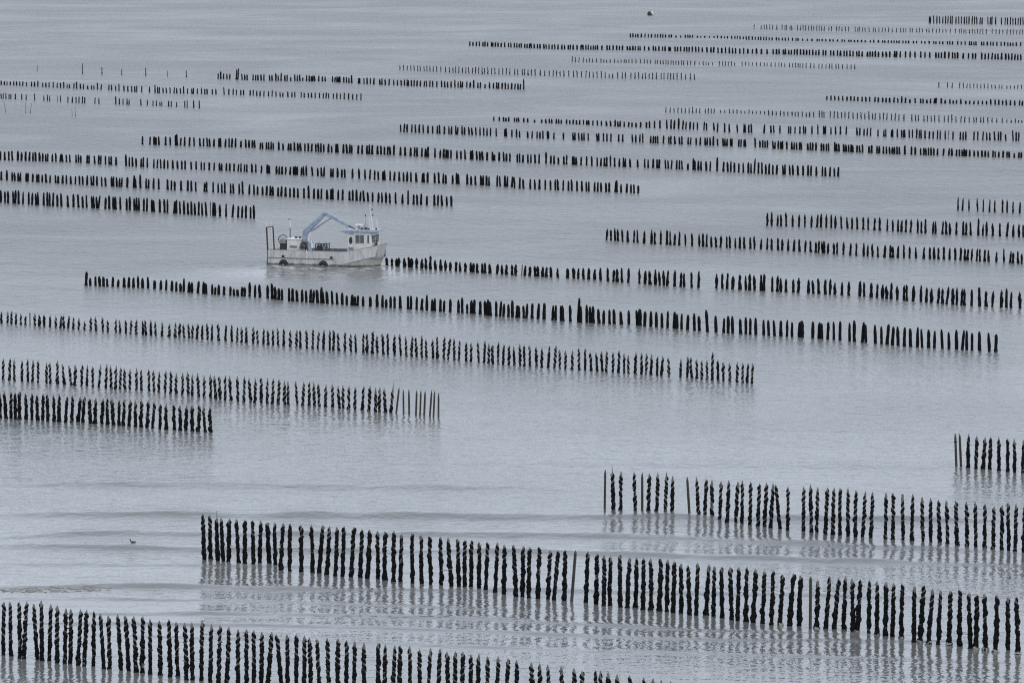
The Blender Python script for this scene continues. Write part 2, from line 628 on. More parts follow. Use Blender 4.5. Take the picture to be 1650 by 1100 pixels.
def near(row, view, items):
    x0, y0, s = view
    for it in items:
        mark = it[4] if len(it) > 4 else ''
        NEAR.append((row, x0 + it[0] / s, y0 + it[1] / s, x0 + it[2] / s, y0 + it[3] / s, mark))


V1, V2, V3, V4 = (0, 780, 3.438), (413, 780, 3.438), (826, 780, 3.438), (1239, 780, 3.438)
near('A', V1, [(22, 648, 17, 945), (55, 648, 60, 950), (106, 648, 110, 962), (148, 648, 131, 965), (186, 660, 207, 968),
     (228, 640, 233, 975), (281, 663, 272, 975), (318, 667, 315, 988), (366, 683, 358, 990), (392, 687, 390, 992),
     (446, 690, 433, 1000), (480, 692, 465, 1005), (520, 698, 518, 1005), (556, 712, 575, 1020), (600, 722, 608, 1020),
     (651, 717, 671, 1028), (693, 722, 714, 1032), (741, 727, 754, 1040), (791, 728, 787, 1042), (831, 742, 834, 1050),
     (882, 752, 889, 1055), (935, 745, 943, 1065), (975, 758, 985, 1060), (1023, 762, 1034, 1082), (1062, 762, 1066, 1082),
     (1120, 750, 1115, 1085), (1172, 770, 1163, 1095), (1219, 775, 1211, 1098), (1268, 785, 1257, 1098),
     (1319, 800, 1318, 1105), (1366, 800, 1365, 1110), (1406, 805, 1406, 1115)])


def cut(view, lst):
    """posts whose foot lies below the picture: given where they leave it"""
    out = []
    for xt, yt, xc in lst:
        sx = view[0] + xt / view[2]
        foot = (1104 + (sx - 410) * 0.112 - view[1]) * view[2]
        out.append((xt, yt, xt + (xc - xt) * (foot - yt) / max(60.0, 1100 - yt), foot))
    return out


near('A', V2, cut(V2, [(30, 815, 29), (86, 815, 66), (113, 828, 140), (170, 828, 173), (223, 828, 222), (266, 833, 266),
     (293, 843, 303), (336, 850, 348), (392, 848, 400), (454, 852, 448), (500, 860, 499), (545, 865, 541), (596, 875, 598),
     (675, 873, 675), (715, 883, 711), (767, 890, 758), (796, 886, 793), (849, 893, 852), (904, 912, 904), (966, 905, 955),
     (1018, 907, 1010), (1056, 923, 1062), (1102, 922, 1100), (1145, 925, 1142), (1189, 938, 1189), (1233, 936, 1228),
     (1281, 950, 1281), (1340, 952, 1336), (1395, 960, 1390)]))
near('A', V3, cut(V3, [(22, 970, 22), (103, 983, 108), (150, 988, 152), (194, 995, 200), (269, 1003, 273), (340, 1015, 341),
     (385, 1030, 388), (459, 1025, 461), (487, 1027, 488), (529, 1035, 530), (578, 1047, 583), (649, 1055, 650),
     (726, 1065, 727), (778, 1070, 778), (823, 1080, 823), (875, 1088, 875)]))
near('B', V1, [(1122, 160, 1133, 420), (1162, 168, 1167, 415), (1200, 185, 1206, 432, 'k'), (1224, 182, 1238, 435),
     (1271, 188, 1265, 437), (1309, 190, 1321, 443), (1355, 195, 1358, 448), (1398, 195, 1404, 450)])
near('B', V2, [(25, 198, 18, 442), (60, 208, 72, 443), (101, 210, 105, 452), (149, 212, 133, 474), (188, 215, 184, 480),
     (248, 222, 249, 483), (305, 222, 313, 487), (368, 224, 348, 490), (406, 230, 391, 500), (447, 232, 439, 508),
     (487, 232, 477, 510), (541, 235, 526, 513), (586, 245, 574, 516), (629, 250, 616, 522), (672, 255, 673, 523),
     (712, 260, 710, 530), (763, 257, 760, 540), (805, 273, 797, 543), (862, 268, 866, 552), (913, 278, 915, 556),
     (960, 285, 965, 560), (1021, 288, 1025, 563), (1062, 293, 1082, 572), (1115, 300, 1121, 572), (1156, 305, 1153, 575),
     (1193, 308, 1189, 575), (1234, 315, 1235, 585), (1281, 317, 1271, 590), (1336, 320, 1323, 598), (1373, 332, 1373, 607)])
near('B', V3, [(5, 332, 20, 620), (59, 340, 53, 622), (94, 345, 90, 628), (148, 345, 140, 632), (208, 362, 196, 635),
     (253, 365, 229, 640), (290, 360, 288, 643), (349, 365, 327, 647, 'b'), (418, 368, 406, 653), (470, 380, 461, 662),
     (507, 390, 507, 672), (543, 398, 537, 670), (593, 388, 598, 680), (648, 402, 635, 682), (687, 403, 683, 680),
     (725, 407, 724, 693), (765, 408, 768, 695), (822, 410, 814, 700), (860, 415, 852, 703), (895, 424, 892, 710),
     (933, 436, 934, 712), (972, 445, 979, 722), (1025, 432, 1016, 724), (1087, 442, 1072, 722), (1118, 450, 1111, 730),
     (1157, 455, 1160, 738), (1205, 452, 1214, 750), (1253, 456, 1247, 755), (1299, 453, 1290, 760), (1346, 465, 1333, 765),
     (1395, 475, 1384, 770)])
near('B', V4, [(22, 478, 14, 778), (76, 495, 62, 780, 'p'), (137, 490, 115, 785), (177, 505, 167, 785), (231, 508, 229, 802, 'b'),
     (271, 535, 263, 800, 'op'), (337, 505, 317, 800), (387, 515, 362, 803), (425, 508, 412, 805), (460, 520, 468, 820),
     (509, 525, 489, 822, 'p'), (557, 528, 551, 832), (599, 532, 598, 838, 'p'), (650, 537, 644, 845), (691, 543, 684, 848),
     (738, 547, 733, 855, 'p'), (807, 558, 803, 875), (861, 555, 836, 875, 'p'), (907, 573, 884, 882, 'p'),
     (953, 582, 938, 886), (1005, 585, 1000, 890, 'p'), (1059, 580, 1055, 895), (1109, 598, 1115, 907),
     (1155, 608, 1147, 912, 'p'), (1195, 605, 1200, 918, 'p'), (1265, 610, 1255, 928, 'p'), (1324, 620, 1324, 915),
     (1370, 620, 1381, 938, 'p')])
VC1, VC2 = (950, 680, 4.714), (1300, 680, 4.714)
near('C', VC1, [(119, 357, 115, 668, 'b'), (171, 375, 186, 675, 'k'), (240, 372, 236, 680), (337, 375, 349, 688),
     (400, 380, 400, 690, 'b'), (455, 385, 448, 697), (519, 383, 509, 708), (585, 378, 574, 710), (631, 405, 629, 713),
     (741, 412, 760, 722, 'b'), (812, 415, 828, 725), (885, 430, 877, 725), (930, 435, 928, 727), (1000, 443, 988, 745),
     (1057, 437, 1048, 760), (1128, 447, 1110, 760), (1161, 437, 1157, 767), (1223, 448, 1219, 778), (1293, 458, 1278, 788),
     (1344, 455, 1331, 792), (1395, 463, 1377, 800), (1413, 470, 1446, 808), (1508, 485, 1504, 818), (1627, 485, 1623, 826)])
near('C', VC2, [(28, 470, 33, 835), (84, 490, 76, 838), (159, 492, 139, 850), (208, 492, 194, 852), (253, 495, 251, 860),
     (313, 498, 314, 868), (374, 512, 368, 875), (446, 520, 422, 872), (500, 527, 488, 880), (602, 530, 597, 888),
     (655, 532, 655, 895), (727, 545, 730, 897, 'o'), (805, 540, 799, 905), (876, 562, 882, 913), (941, 572, 942, 920),
     (1000, 585, 1009, 928), (1059, 590, 1069, 935), (1131, 590, 1143, 947), (1212, 600, 1217, 955), (1281, 605, 1285, 960),
     (1354, 613, 1353, 967), (1424, 635, 1413, 975), (1485, 627, 1478, 980), (1529, 605, 1532, 985), (1590, 615, 1583, 990),
     (1652, 630, 1649, 996)])
VD = (1520, 690, 10.0)
near('D', VD, [(192, 75, 210, 622, 'b'), (263, 85, 286, 622, 'b'), (411, 75, 392, 640), (540, 110, 527, 652), (676, 130, 642, 658),
     (760, 130, 750, 662), (890, 135, 900, 680), (1040, 155, 1033, 697), (1145, 160, 1150, 707), (1298, 175, 1283, 712)])
VE1, VE2, VF3 = (0, 560, 6.6), (240, 560, 6.6), (480, 580, 6.6)
near('E', VE1, [(0, 470, 1, 745), (47, 460, 63, 750), (117, 462, 116, 752), (160, 470, 166, 757), (205, 460, 209, 757), (269, 480, 280, 762),
     (338, 475, 339, 765), (393, 495, 400, 770), (460, 487, 453, 775), (501, 492, 510, 780), (569, 490, 578, 785),
     (631, 487, 630, 788), (713, 508, 700, 795), (771, 500, 763, 795), (856, 515, 832, 788), (898, 515, 882, 795),
     (952, 535, 965, 805), (1020, 525, 1012, 808), (1097, 535, 1085, 812), (1140, 533, 1142, 820), (1192, 540, 1206, 825),
     (1267, 550, 1264, 828), (1325, 535, 1310, 832), (1387, 550, 1368, 838), (1438, 557, 1438, 845), (1507, 557, 1500, 848),
     (1580, 560, 1560, 855), (1645, 575, 1620, 860)])
near('E', VE2, [(120, 590, 115, 872), (183, 595, 183, 878), (260, 600, 270, 880), (327, 605, 336, 888), (402, 610, 390, 890),
     (459, 605, 462, 895), (541, 612, 524, 897), (578, 620, 597, 905), (646, 620, 657, 910)])
near('F', VE1, [(38, 113, 33, 345), (109, 108, 100, 345), (149, 112, 152, 350), (233, 125, 232, 355), (293, 117, 295, 362),
     (352, 125, 345, 362), (405, 130, 404, 370), (495, 150, 493, 375), (531, 150, 537, 378), (612, 130, 609, 385),
     (660, 165, 686, 388), (733, 180, 757, 395), (801, 172, 797, 400), (875, 172, 866, 408), (930, 178, 924, 410),
     (981, 195, 990, 415), (1072, 172, 1050, 420), (1135, 172, 1128, 430), (1173, 185, 1184, 435), (1236, 185, 1230, 440),
     (1284, 205, 1276, 440), (1320, 210, 1328, 445), (1383, 220, 1381, 445), (1452, 212, 1453, 450), (1500, 225, 1502, 455),
     (1582, 222, 1586, 460), (1630, 232, 1638, 465)])
near('F', VE2, [(110, 248, 104, 472), (181, 237, 172, 480), (232, 240, 231, 487), (291, 265, 287, 492), (360, 258, 355, 500),
     (410, 255, 420, 510), (462, 275, 459, 515), (517, 265, 527, 520), (587, 290, 587, 530), (654, 280, 660, 540),
     (693, 292, 710, 545), (747, 297, 757, 545), (814, 287, 811, 555), (858, 297, 870, 560), (940, 295, 945, 570),
     (1016, 297, 1008, 575), (1063, 312, 1080, 578), (1131, 317, 1130, 583), (1199, 315, 1193, 587), (1262, 320, 1257, 593),
     (1323, 322, 1312, 597), (1384, 330, 1374, 600), (1441, 345, 1443, 603), (1478, 350, 1482, 605), (1559, 350, 1578, 607)])
near('F', VF3, [(62, 228, 55, 482), (123, 228, 120, 487), (167, 232, 176, 490), (215, 243, 226, 493), (302, 253, 290, 497),
     (367, 248, 368, 500), (428, 272, 441, 512), (478, 262, 481, 512), (545, 270, 541, 520), (609, 277, 605, 525),
     (702, 268, 684, 530), (770, 268, 752, 540), (826, 290, 825, 548), (873, 285, 861, 550), (916, 292, 932, 553),
     (1012, 285, 989, 558, 'k'), (1077, 290, 1046, 562, 'b'), (1121, 308, 1124, 570, 'b'), (1180, 305, 1184, 578, 'b'),
     (1264, 315, 1256, 585, 'b'), (1309, 317, 1299, 588, 'b'), (1354, 322, 1343, 590, 'b'), (1424, 315, 1403, 600, 'b'),
     (1454, 328, 1442, 605, 'b'), (1496, 345, 1495, 610, 'b')])

# far rows: view, foot line, top line, list of x (t taller, T much taller, s shorter, w wide, n thin bare), width in metres, look
FAR = []


def far(view, base, top, xs, width, look='r'):
    x0, y0, s = view
    bx, by = [x0 + p[0] / s for p in base], [y0 + p[1] / s for p in base]
    tx, ty = [x0 + p[0] / s for p in top], [y0 + p[1] / s for p in top]
    for w in xs.split():
        m = w[-1] if w[-1].isalpha() else ''
        x = x0 + float(w.rstrip('tTswn')) / s
        FAR.append((x, float(np.interp(x, bx, by)), float(np.interp(x, tx, ty)), m, width, look))


Z4 = 4.714
far((0, 480, Z4), [(10, 190), (600, 240), (1610, 320)], [(10, 95), (600, 140), (1610, 198)],
    "10 58 88 121 158 193s 228n 262 300 335 378 424 461 485 519 556 596 641s 690 730 781 819 880 912 955 993 1035 1085 1108 1145 1183 1230 1287 1330 1363 1395 1436 1461 1497 1535 1576 1610", 0.20, 'p')
far((120, 430, Z4), [(1044, 555), (1640, 603)], [(1044, 432), (1640, 478)], "1095 1145 1195 1236 1272 1307 1357 1393 1435 1472 1508 1547 1590 1640", 0.20, 'p')
far((440, 440, Z4), [(131, 560), (1637, 680)], [(131, 415), (873, 460), (1637, 520)],
    "178 207 256 303 340 383 432 458 497 545 592 630 685 716 755 791 836 873 921 971 1012 1052 1092 1129 1164 1215 1247 1296 1329 1377 1412 1468 1504 1561 1604 1637", 0.20, 'p')
far((780, 470, Z4), [(36, 545), (1618, 655)], [(36, 385), (1618, 500)],
    "68 107 145 187 230 273 307 350 396 438 485 533 574 619 670 724 768 815 858 896 930 980 1021 1064 1096 1148 1197 1229 1268 1313 1346 1405 1491 1543 1577 1618", 0.20, 'p')
far((1100, 480, Z4), [(35, 608), (526, 650)], [(35, 455), (526, 488)], "144 185 227t 270 309 358 411 456 489 526", 0.20, 'p')
# long row through the middle
far((120, 430, Z4), [(87, 142), (560, 162), (1000, 205), (1409, 232), (1630, 260)], [(87, 62), (560, 92), (937, 115), (1239, 155), (1409, 140), (1630, 168)],
    "87t 119s 160 192 221 250s 290 329s 377 412 448 484t 517 560t 608 655 695 739 773 806s 829t 868 893 937 978 998 1046 1068s 1095 1136 1183 1211s 1239s 1271 1293 1330t 1371 1409 1467 1502t 1526 1552 1576 1630", 0.26)
far((440, 440, Z4), [(121, 210), (451, 232), (738, 255), (966, 268), (1345, 297), (1640, 315)], [(121, 120), (451, 140), (600, 170), (738, 175), (966, 170), (1345, 205), (1640, 208)],
    "149 183 220 252 283 305 338 368t 382 412 451 487 525 560 598 620 642 684 738 790t 830 858s 893 923 966 1025 1047 1090 1128 1167t 1208 1228 1270 1297 1345 1408 1437t 1475s 1505 1527 1573 1612 1632", 0.26)
far((780, 470, Z4), [(14, 178), (455, 208), (730, 232), (1100, 250), (1393, 275), (1635, 297)], [(14, 70), (250, 98), (455, 95), (655, 112), (720, 95), (872, 130), (1100, 145), (1185, 140), (1393, 155), (1635, 172)],
    "27 50 93 122 147 185 215t 248 265 302 322 363 410 455 520 542 585 600 655 715t 735 780 805 828 872 907 953 989 1042 1100 1163 1183w 1220 1266 1308 1351 1393 1443 1466 1500 1545 1597 1635", 0.26)
far((1100, 480, Z4), [(0, 240), (188, 258), (698, 290), (905, 300), (1194, 322), (1637, 362)], [(0, 130), (188, 120), (253, 138), (698, 172), (905, 182), (1194, 185), (1268, 178), (1637, 220)],
    "188t 253 311 345 379 439 481 513 555 616 653 698 745 792 830 885 905w 987 1035 1057 1101 1149 1194 1268 1303 1364 1390 1464 1511 1552 1593 1637", 0.26)
far((1300, 430, Z4), [(694, 600), (1435, 645)], [(694, 455), (1435, 510)], "740 788 840 876 925 968 1030 1080 1137 1181 1215 1255 1312 1387 1435", 0.26)
# row ahead of the boat
far((610, 395, Z4), [(60, 150), (393, 183), (750, 210), (1110, 232), (1360, 245), (1640, 262)], [(60, 90), (393, 92), (432, 105), (900, 140), (1360, 165), (1640, 170)],
    "63 102 135 152 197 233 253 290 327 360 393t 432 472 508 545 588 619 660 700 722 750 790 810 846 900 938 970 1015 1040 1087n 1110 1147 1190 1212 1245 1273 1311 1360 1436 1484 1516 1556 1597 1640", 0.24, 'q')
far((960, 300, Z4), [(36, 718), (543, 755), (780, 772), (917, 775), (1278, 795), (1615, 812)], [(36, 620), (543, 635), (780, 650), (917, 655), (1278, 675), (1615, 700)],
    "36 93 135 163 198 247 331 375 412 453 486 517 543 598 645 670 727 780 917 960 997 1040 1092 1140 1168 1207 1257 1276 1340 1378 1405 1443 1500 1538 1615", 0.23, 'q')
far((1300, 300, Z4), [(12, 812), (436, 840), (808, 872), (1198, 905), (1622, 928)], [(12, 700), (436, 728), (808, 752), (1198, 770), (1622, 790)],
    "50 90 140 176 212 266 317 402 436 490 533 574 606 640 690 738 760 808 866 908 947 998 1030 1063 1107 1138 1175 1198 1252 1313 1360 1409 1477 1516 1549 1622", 0.23, 'q')
# three rows at right beyond the boat
far((960, 300, Z4), [(82, 410), (540, 445), (948, 468), (1300, 483), (1632, 502)], [(82, 318), (540, 338), (948, 375), (1300, 385), (1632, 408)],
    "82 115 147 168 205 242 289 318 366 423 449 493 540 566 598 633 682 732 787 815 841 880 915 948 995 1018 1061 1092 1128 1174 1206 1253 1300 1336 1385 1416 1460 1504 1547 1590 1632", 0.20, 'q')
far((1300, 300, Z4), [(28, 502), (541, 537), (1083, 558), (1632, 590)], [(28, 412), (541, 442), (1083, 460), (1632, 500)],
    "68 90 119 133 160 208 230 277 330 375 432 462 500 541 590 635 655 690 738 782 830 887 935 967 1000 1042 1083 1130 1168 1200 1220 1250 1290 1315 1350 1380 1440 1497t 1543 1565 1605 1632", 0.20, 'q')
far((960, 300, Z4), [(1303, 300), (1637, 312)], [(1303, 200), (1637, 208)], "1303 1336 1380 1407 1448 1496 1543 1588 1637", 0.19, 'q')
far((1300, 300, Z4), [(34, 310), (554, 337), (978, 360), (1645, 387)], [(34, 208), (554, 240), (978, 258), (1645, 285)],
    "78 107 148 186 217 263 309 344 384 429 466 513 554 610 654 692 718 752 788 843 870 900 958 978 1030 1060 1088 1135 1188 1210 1246 1302t 1338 1366 1413 1466 1519 1567 1612 1645", 0.20, 'q')
far((1300, 300, Z4), [(1148, 185), (1617, 207)], [(1148, 85), (1617, 107)], "1148 1183 1232 1298 1340 1387 1427 1487 1523 1566 1617", 0.17, 'q')
# rows at left behind the boat
ZL = 3.995
LV, LW, LX, LY = (0, 210, ZL), (413, 210, ZL), (826, 190, ZL), (1237, 120, ZL)
far(LV, [(5, 465), (438, 492), (885, 518), (1255, 543), (1635, 568)], [(5, 388), (438, 412), (885, 435), (1255, 463), (1635, 488)],
    "5 32 52 85 98 120 148 185 206 232 245 281 305 320 340 370 395 438 473 505 533 558 592 605 624 634 678 703 730 745 775 815 835 866 880 895 925 945 978 992 1029 1060 1078 1122 1135 1160 1185 1210 1233 1255 1278 1302 1328 1355n 1372 1385 1416 1455 1496 1532 1557 1582 1613 1635", 0.25)
far(LV, [(8, 320), (430, 345), (862, 370), (1260, 392), (1635, 415)], [(8, 268), (430, 290), (862, 305), (1260, 330), (1635, 350)],
    "8 44t 78 95 118 131 168 179 210 238 250 272 297 322 358 374 402 428 456 485 512 533 560 588 601 624 656 680 718 730 752 768 782 818 862t 874 904t 940 956 987 1022 1079 1103 1125 1166 1208 1232 1260 1315 1330 1372 1405 1428 1447 1485 1503 1540 1563t 1604 1635", 0.25)
far(LW, [(8, 415), (480, 445), (860, 468), (1256, 488)], [(8, 355), (480, 378), (860, 402), (1256, 425)],
    "8 40 65 90 106 140 160 188 217 243 268 307 337t 370 398 418 456 480 492 527 555 600 621 646 668 693 720 748 785 810 835 860 897 940 977t 1012 1036 1060 1097 1147 1168 1195 1226 1256", 0.26)
far(LV, [(3, 190), (450, 205), (948, 238), (1378, 258), (1647, 270)], [(3, 132), (450, 155), (948, 178), (1378, 210), (1647, 220)],
    "3 30 57 80 114 138 164 188 212 230 255 275 294 307 337 360 387 402 428 450 490 505 520 560 573 610 634 648 679 703 716 747 812t 832 853 877 908 922 948 989 1012 1036 1057 1080 1112 1143 1170 1192 1232 1263 1296 1315 1347 1378 1413 1427 1457 1478 1506 1532 1550 1572 1588 1622 1647", 0.24)
far(LW, [(5, 272), (524, 302), (996, 330), (1383, 352), (1645, 365)], [(5, 220), (524, 245), (996, 270), (1383, 288), (1645, 298)],
    "32 70 83 130 147 165 188 217 240 252 262 290 305 322t 362 396 420 435 480 492 524 550 570 618 662 700 730 761 786 815 828 862 887 920 948 970 996 1030 1068 1080 1102 1148 1176t 1202 1220 1263 1290t 1302 1358 1383 1411 1447 1460 1482 1498 1550 1570 1600 1615 1645", 0.26)
far(LX, [(13, 452), (490, 472), (808, 485)], [(13, 385), (490, 408), (698, 420), (808, 430)],
    "13 45 70 113 144 172 210 244 275 292 325 360 381 415 446 475 490 527 547 570 602 622 660t 672t 698 734 762 782 808", 0.26)
far(LV, [(917, 92), (1640, 112)], [(917, 38), (1640, 58)],
    "917 964 992 1003 1023 1066 1096 1130t 1140t 1162 1188 1219 1250 1288 1310 1335 1350 1376 1410 1420 1450 1475 1492 1515 1550s 1583 1603 1625 1640", 0.23)
far(LW, [(3, 120), (434, 140), (885, 160), (1345, 185), (1632, 200)], [(3, 75), (434, 85), (885, 105), (1345, 130), (1632, 145)],
    "25 40 65 80 95 110 145 172 206 222 246 268 285 313 335 355 383 400 415 434 463 485s 512 525 560 585 600 614 655 680 712 728 745 780 803 825 845 862 885t 928 958 992 1018 1035 1065 1088 1103t 1150 1183 1205 1222 1233 1253 1292 1318 1345 1380 1392 1420 1440 1457 1485 1520 1533s 1563 1593 1610 1632", 0.24)
far(LX, [(2, 285), (510, 308), (943, 325), (1356, 345), (1630, 360)], [(2, 230), (510, 250), (943, 268), (1356, 280), (1630, 292)],
    "30 45 65 98 117 145 170 215t 245 267 295s 330 347 385 395 410 440 476 510 545 567 590 605 630t 657 687 712 725 757 805 850 873 904 930 943 985 1003 1022 1055 1073 1092 1127s 1162t 1172w 1195 1213 1247 1270 1316t 1356 1385 1404 1428 1455 1485 1517 1535 1555t 1582 1605 1630", 0.25)
far(LY, [(8, 640), (453, 658)], [(8, 575), (453, 598)], "8 33 57 100 110 143 163 195 228 260 278 313 352 372 400 430 453", 0.26)
far(LW, [(930, 10), (1645, 42)], [(930, -42), (1645, -10)],
    "930 950 970 1000 1025 1048 1075 1105 1135 1165 1180 1210 1240 1255 1285 1295 1325 1340 1370 1390 1415 1440 1465 1485 1507 1545 1600 1610 1645", 0.21)
far(LX, [(25, 125), (545, 148), (1090, 170), (1640, 190)], [(25, 82), (545, 97), (1090, 120), (1640, 145)],
    "25t 45 97 125 157 175 195 225 232 265 327 388 400 427 445 460 487 545 553 585 607 632 682 708 772 793 818 838t 888 905 920 935 970 1005 1018 1045 1075 1090 1130 1145 1182 1207 1240 1253 1272 1292t 1320 1355 1367 1380 1402 1412 1455 1470 1490 1500 1562t 1592 1610 1625 1640", 0.21)
far(LY, [(40, 478), (548, 500), (1052, 520), (1632, 537)], [(40, 430), (548, 452), (1052, 472), (1632, 500)],
    "36 46 68 85 95 123 155 170 187 205 218 258 275 290 310 345 360 378 392 432t 445 460 490 505 520 535 548 575 592 610 652 668 703 718 745 765 785 800 815 833 848 882t 925 950 985 1005 1020 1035 1052 1070 1093 1130 1165 1185 1215 1235 1252 1265 1278 1300 1330 1355 1380 1400 1420 1450 1465 1487 1515 1540 1555 1587s 1615 1632", 0.23)
TV = (740, 50, ZL)
far(TV, [(222, 578), (690, 598), (1138, 620), (1640, 640)], [(222, 552), (690, 570), (1003, 580), (1138, 588), (1337, 572), (1640, 592)],
    "222 258 285 300 318 355 368 382 415 440 485s 530s 557 580 595 625 640 657 690 712 733 755 775 800 820 833 860 890 915 948 975 1003t 1022 1035 1062 1090 1112 1138 1167 1205 1225 1257 1292 1337 1362 1383 1412t 1438 1458 1485 1507 1533 1575 1592 1640", 0.22)
far(LX, [(1296, 90), (1618, 97)], [(1296, 35), (1618, 40)], "1318 1365 1395 1447 1488 1498 1520 1538 1618", 0.20)
far(LY, [(22, 375), (505, 385), (748, 400), (1092, 415), (1615, 428)], [(22, 328), (505, 338), (748, 352), (1092, 362), (1615, 374)],
    "22 40 78 135 148 175 207 232 243 285 323t 360 370 407 437 468 505 575 592 620 640 662 710 748 760 797 805 835 862 875 882 912 932 958t 975 988 1013 1040 1065 1092 1110 1143 1162n 1192 1240 1258 1275 1327 1352 1384 1410 1430 1462 1485 1500 1533s 1580t 1600 1615", 0.20)
far(TV, [(1330, 525), (1640, 530)], [(1330, 492), (1640, 500)], "1330 1357 1383 1407 1432 1455 1480 1503t 1525 1548 1585 1603 1622 1640", 0.11, 'g')
far(LY, [(7, 262), (363, 275), (877, 298), (1297, 308), (1635, 310)], [(7, 232), (297, 245), (333, 235), (877, 255), (1297, 270), (1635, 288)],
    "7 30 55 82 105 130 157 177 197 223 248 270 297 333 350 363 402 428 452 475 497 522 550 577 602 625 652t 675 692 722 745 767 797 820 845 877 928 952 970 1005 1027 1053 1075 1103 1137 1162 1185t 1212 1243 1268 1297 1328 1343 1372 1390 1417 1445 1475 1510 1540s 1567s 1595 1615s 1635s", 0.14, 'g')
far(LY, [(380, 165), (862, 182), (1243, 190), (1638, 200)], [(380, 138), (862, 150), (1243, 158), (1638, 168)],
    "380 407 432 457 483 510 535 557 580 608 632 657 690 712 740 762 785 812 838 862t 887 915s 950 985 1000 1025s 1047 1072 1083t 1118 1142s 1173 1195s 1215s 1243 1275s 1300s 1327s 1355s 1382s 1408s 1437 1465 1487 1512 1537 1562 1590 1620 1638", 0.24)
far(LY, [(1102, 83), (1635, 92)], [(1102, 50), (1635, 68)], "1102 1158 1188 1235 1260 1282 1303 1327 1348 1372 1395 1418 1443 1465 1490 1508 1540s 1563s 1588s 1610 1635", 0.12, 'g')
far(TV, [(68, 95), (400, 108), (635, 118), (890, 122), (1165, 125), (1637, 138)], [(68, 68), (635, 88), (890, 92), (1637, 105)],
    "68 88 110 130 152 165 182 207 215 232 250 270 293 318 333 355 370 385 400 422 437 452 465 483 503 520 545 560 578 597 615 635 660 678 702 715 733 758 783 797 815 830 847 862 875 890 918 952 968 990 1013 1030 1050 1083 1100 1117 1133 1152 1165 1192 1220 1250 1265 1285 1308 1325 1350 1360 1390 1405 1425 1448 1465 1480 1500 1523 1542 1565 1595 1620 1637", 0.27)
TR = (1200, 10, 3.667)
far(TR, [(18, 280), (420, 290), (693, 298), (1093, 305), (1632, 318)], [(18, 250), (420, 258), (693, 265), (1093, 270), (1632, 282)],
    "18 45 70 98 132 168 188 203 228 240 260 275 293 310 330 348 365 383 402 420 437 463 478 508 525 548 565 588 603 622 640 663 675 693 725 740 755 772 790 815 837 857 885 897 918 950 977 1007 1040 1065 1093 1130 1145 1162 1182 1205 1228 1243 1258 1290 1322 1347 1363 1400 1420 1440 1460 1480 1497 1517 1542 1560 1577 1595 1613 1632", 0.29)
far(TV, [(1102, 42), (1640, 45)], [(1102, 16), (1260, 18), (1350, 22), (1640, 28)],
    "1102 1118 1135 1150 1172 1195 1217 1237 1260 1277 1295 1310 1327 1350 1365 1395s 1425s 1455 1472 1485 1502 1533s 1555s 1580s 1610s 1640s", 0.25)
far(TR, [(10, 198), (440, 208), (690, 213), (1015, 220), (1303, 230), (1630, 236)], [(10, 178), (440, 193), (690, 200), (800, 200), (1015, 205), (1303, 207), (1630, 215)],
    "10 25 45 62 80 95 112 127 145 162 187 202 222 240 258 282 303 315 342 370 397 428 440 457 480 503 522 548 575 590 615 628 648 667 690 712 742 762 790 815 828 848 867 882 898 912 935 952 968 997 1015 1045 1065 1090 1117 1130 1152 1170 1198 1212 1227 1258 1280 1303 1328 1340 1355 1367 1400 1413 1433 1453 1468 1490 1515 1535 1555 1570 1585 1605 1630", 0.25)
far(TR, [(55, 135), (513, 147), (850, 153), (1215, 158), (1642, 168)], [(55, 110), (330, 112), (513, 120), (850, 128), (1215, 134), (1642, 138)],
    "55 97 115 130 148 165 190 220 238 247 268s 278 312 330 345 360 378 393 408 425 440 455 470 497 513 543 557 575 595 613 653 668 680 697 712 735 760 773 793 813 830 850 872 897 922 937 952 977 990 1017 1032 1050 1075 1090 1110 1132 1150 1170 1190 1215 1245 1268 1280 1295 1307 1328 1345 1360 1375 1390 1407 1427 1462 1485 1505 1525 1550 1570 1587 1607 1625 1642", 0.16, 'g')
far(TR, [(1090, 102), (1645, 110)], [(1090, 58), (1645, 68)], "1090 1098 1117 1135 1152 1170 1187 1200 1215 1225 1248 1265 1280 1298 1312 1325 1343 1358 1372 1390 1402 1437 1450 1460 1482 1517 1538 1553 1570 1585 1600 1615 1630 1645", 0.22)
far(TV, [(727, 200), (1138, 205), (1378, 218), (1632, 220)], [(727, 165), (858, 175), (1138, 182), (1378, 188), (1632, 197)],
    "727 748 770 798 820s 838 858 883 912 930s 948s 972s 1000 1022s 1042s 1062s 1075 1092 1112 1138 1167 1192 1210 1232 1262 1275 1295 1312 1330 1345 1363 1378 1395 1413 1430 1445 1470 1490 1515 1545s 1570 1588 1605s 1632s", 0.15, 'g')
far(TR, [(5, 350), (650, 373)], [(5, 330), (650, 343)], "5 25 45 70 92 115 132 155 180 202 217 237 265 283 300 315 327 343 362 388 410 438 457 480 500 515 540 555 578 605 628 650", 0.13, 'g')
BV = (330, 90, ZL)
far(BV, [(1256, 90), (1635, 112)], [(1256, 60), (1635, 72)], "1256 1280 1303 1327 1348 1370 1388 1412 1430 1450 1470 1493 1520 1550 1575 1598 1615 1635", 0.14, 'g')
far(TV, [(5, 272), (325, 280), (650, 292), (988, 305), (1515, 313)], [(5, 230), (325, 242), (650, 255), (988, 265), (1515, 275)],
    "20 42 62 85 105 125 147 162 185 207 230 255 280 302 325 357 377 407 420 442 465 490 522 550 580 605 627 650 675 705 735 760 787 815 838 862 888 915 940 965s 988s 1020 1050 1070 1105 1132 1155 1180 1200 1222 1245 1270 1300 1318 1342 1360 1380 1403 1430 1457 1487 1515", 0.16, 'g')
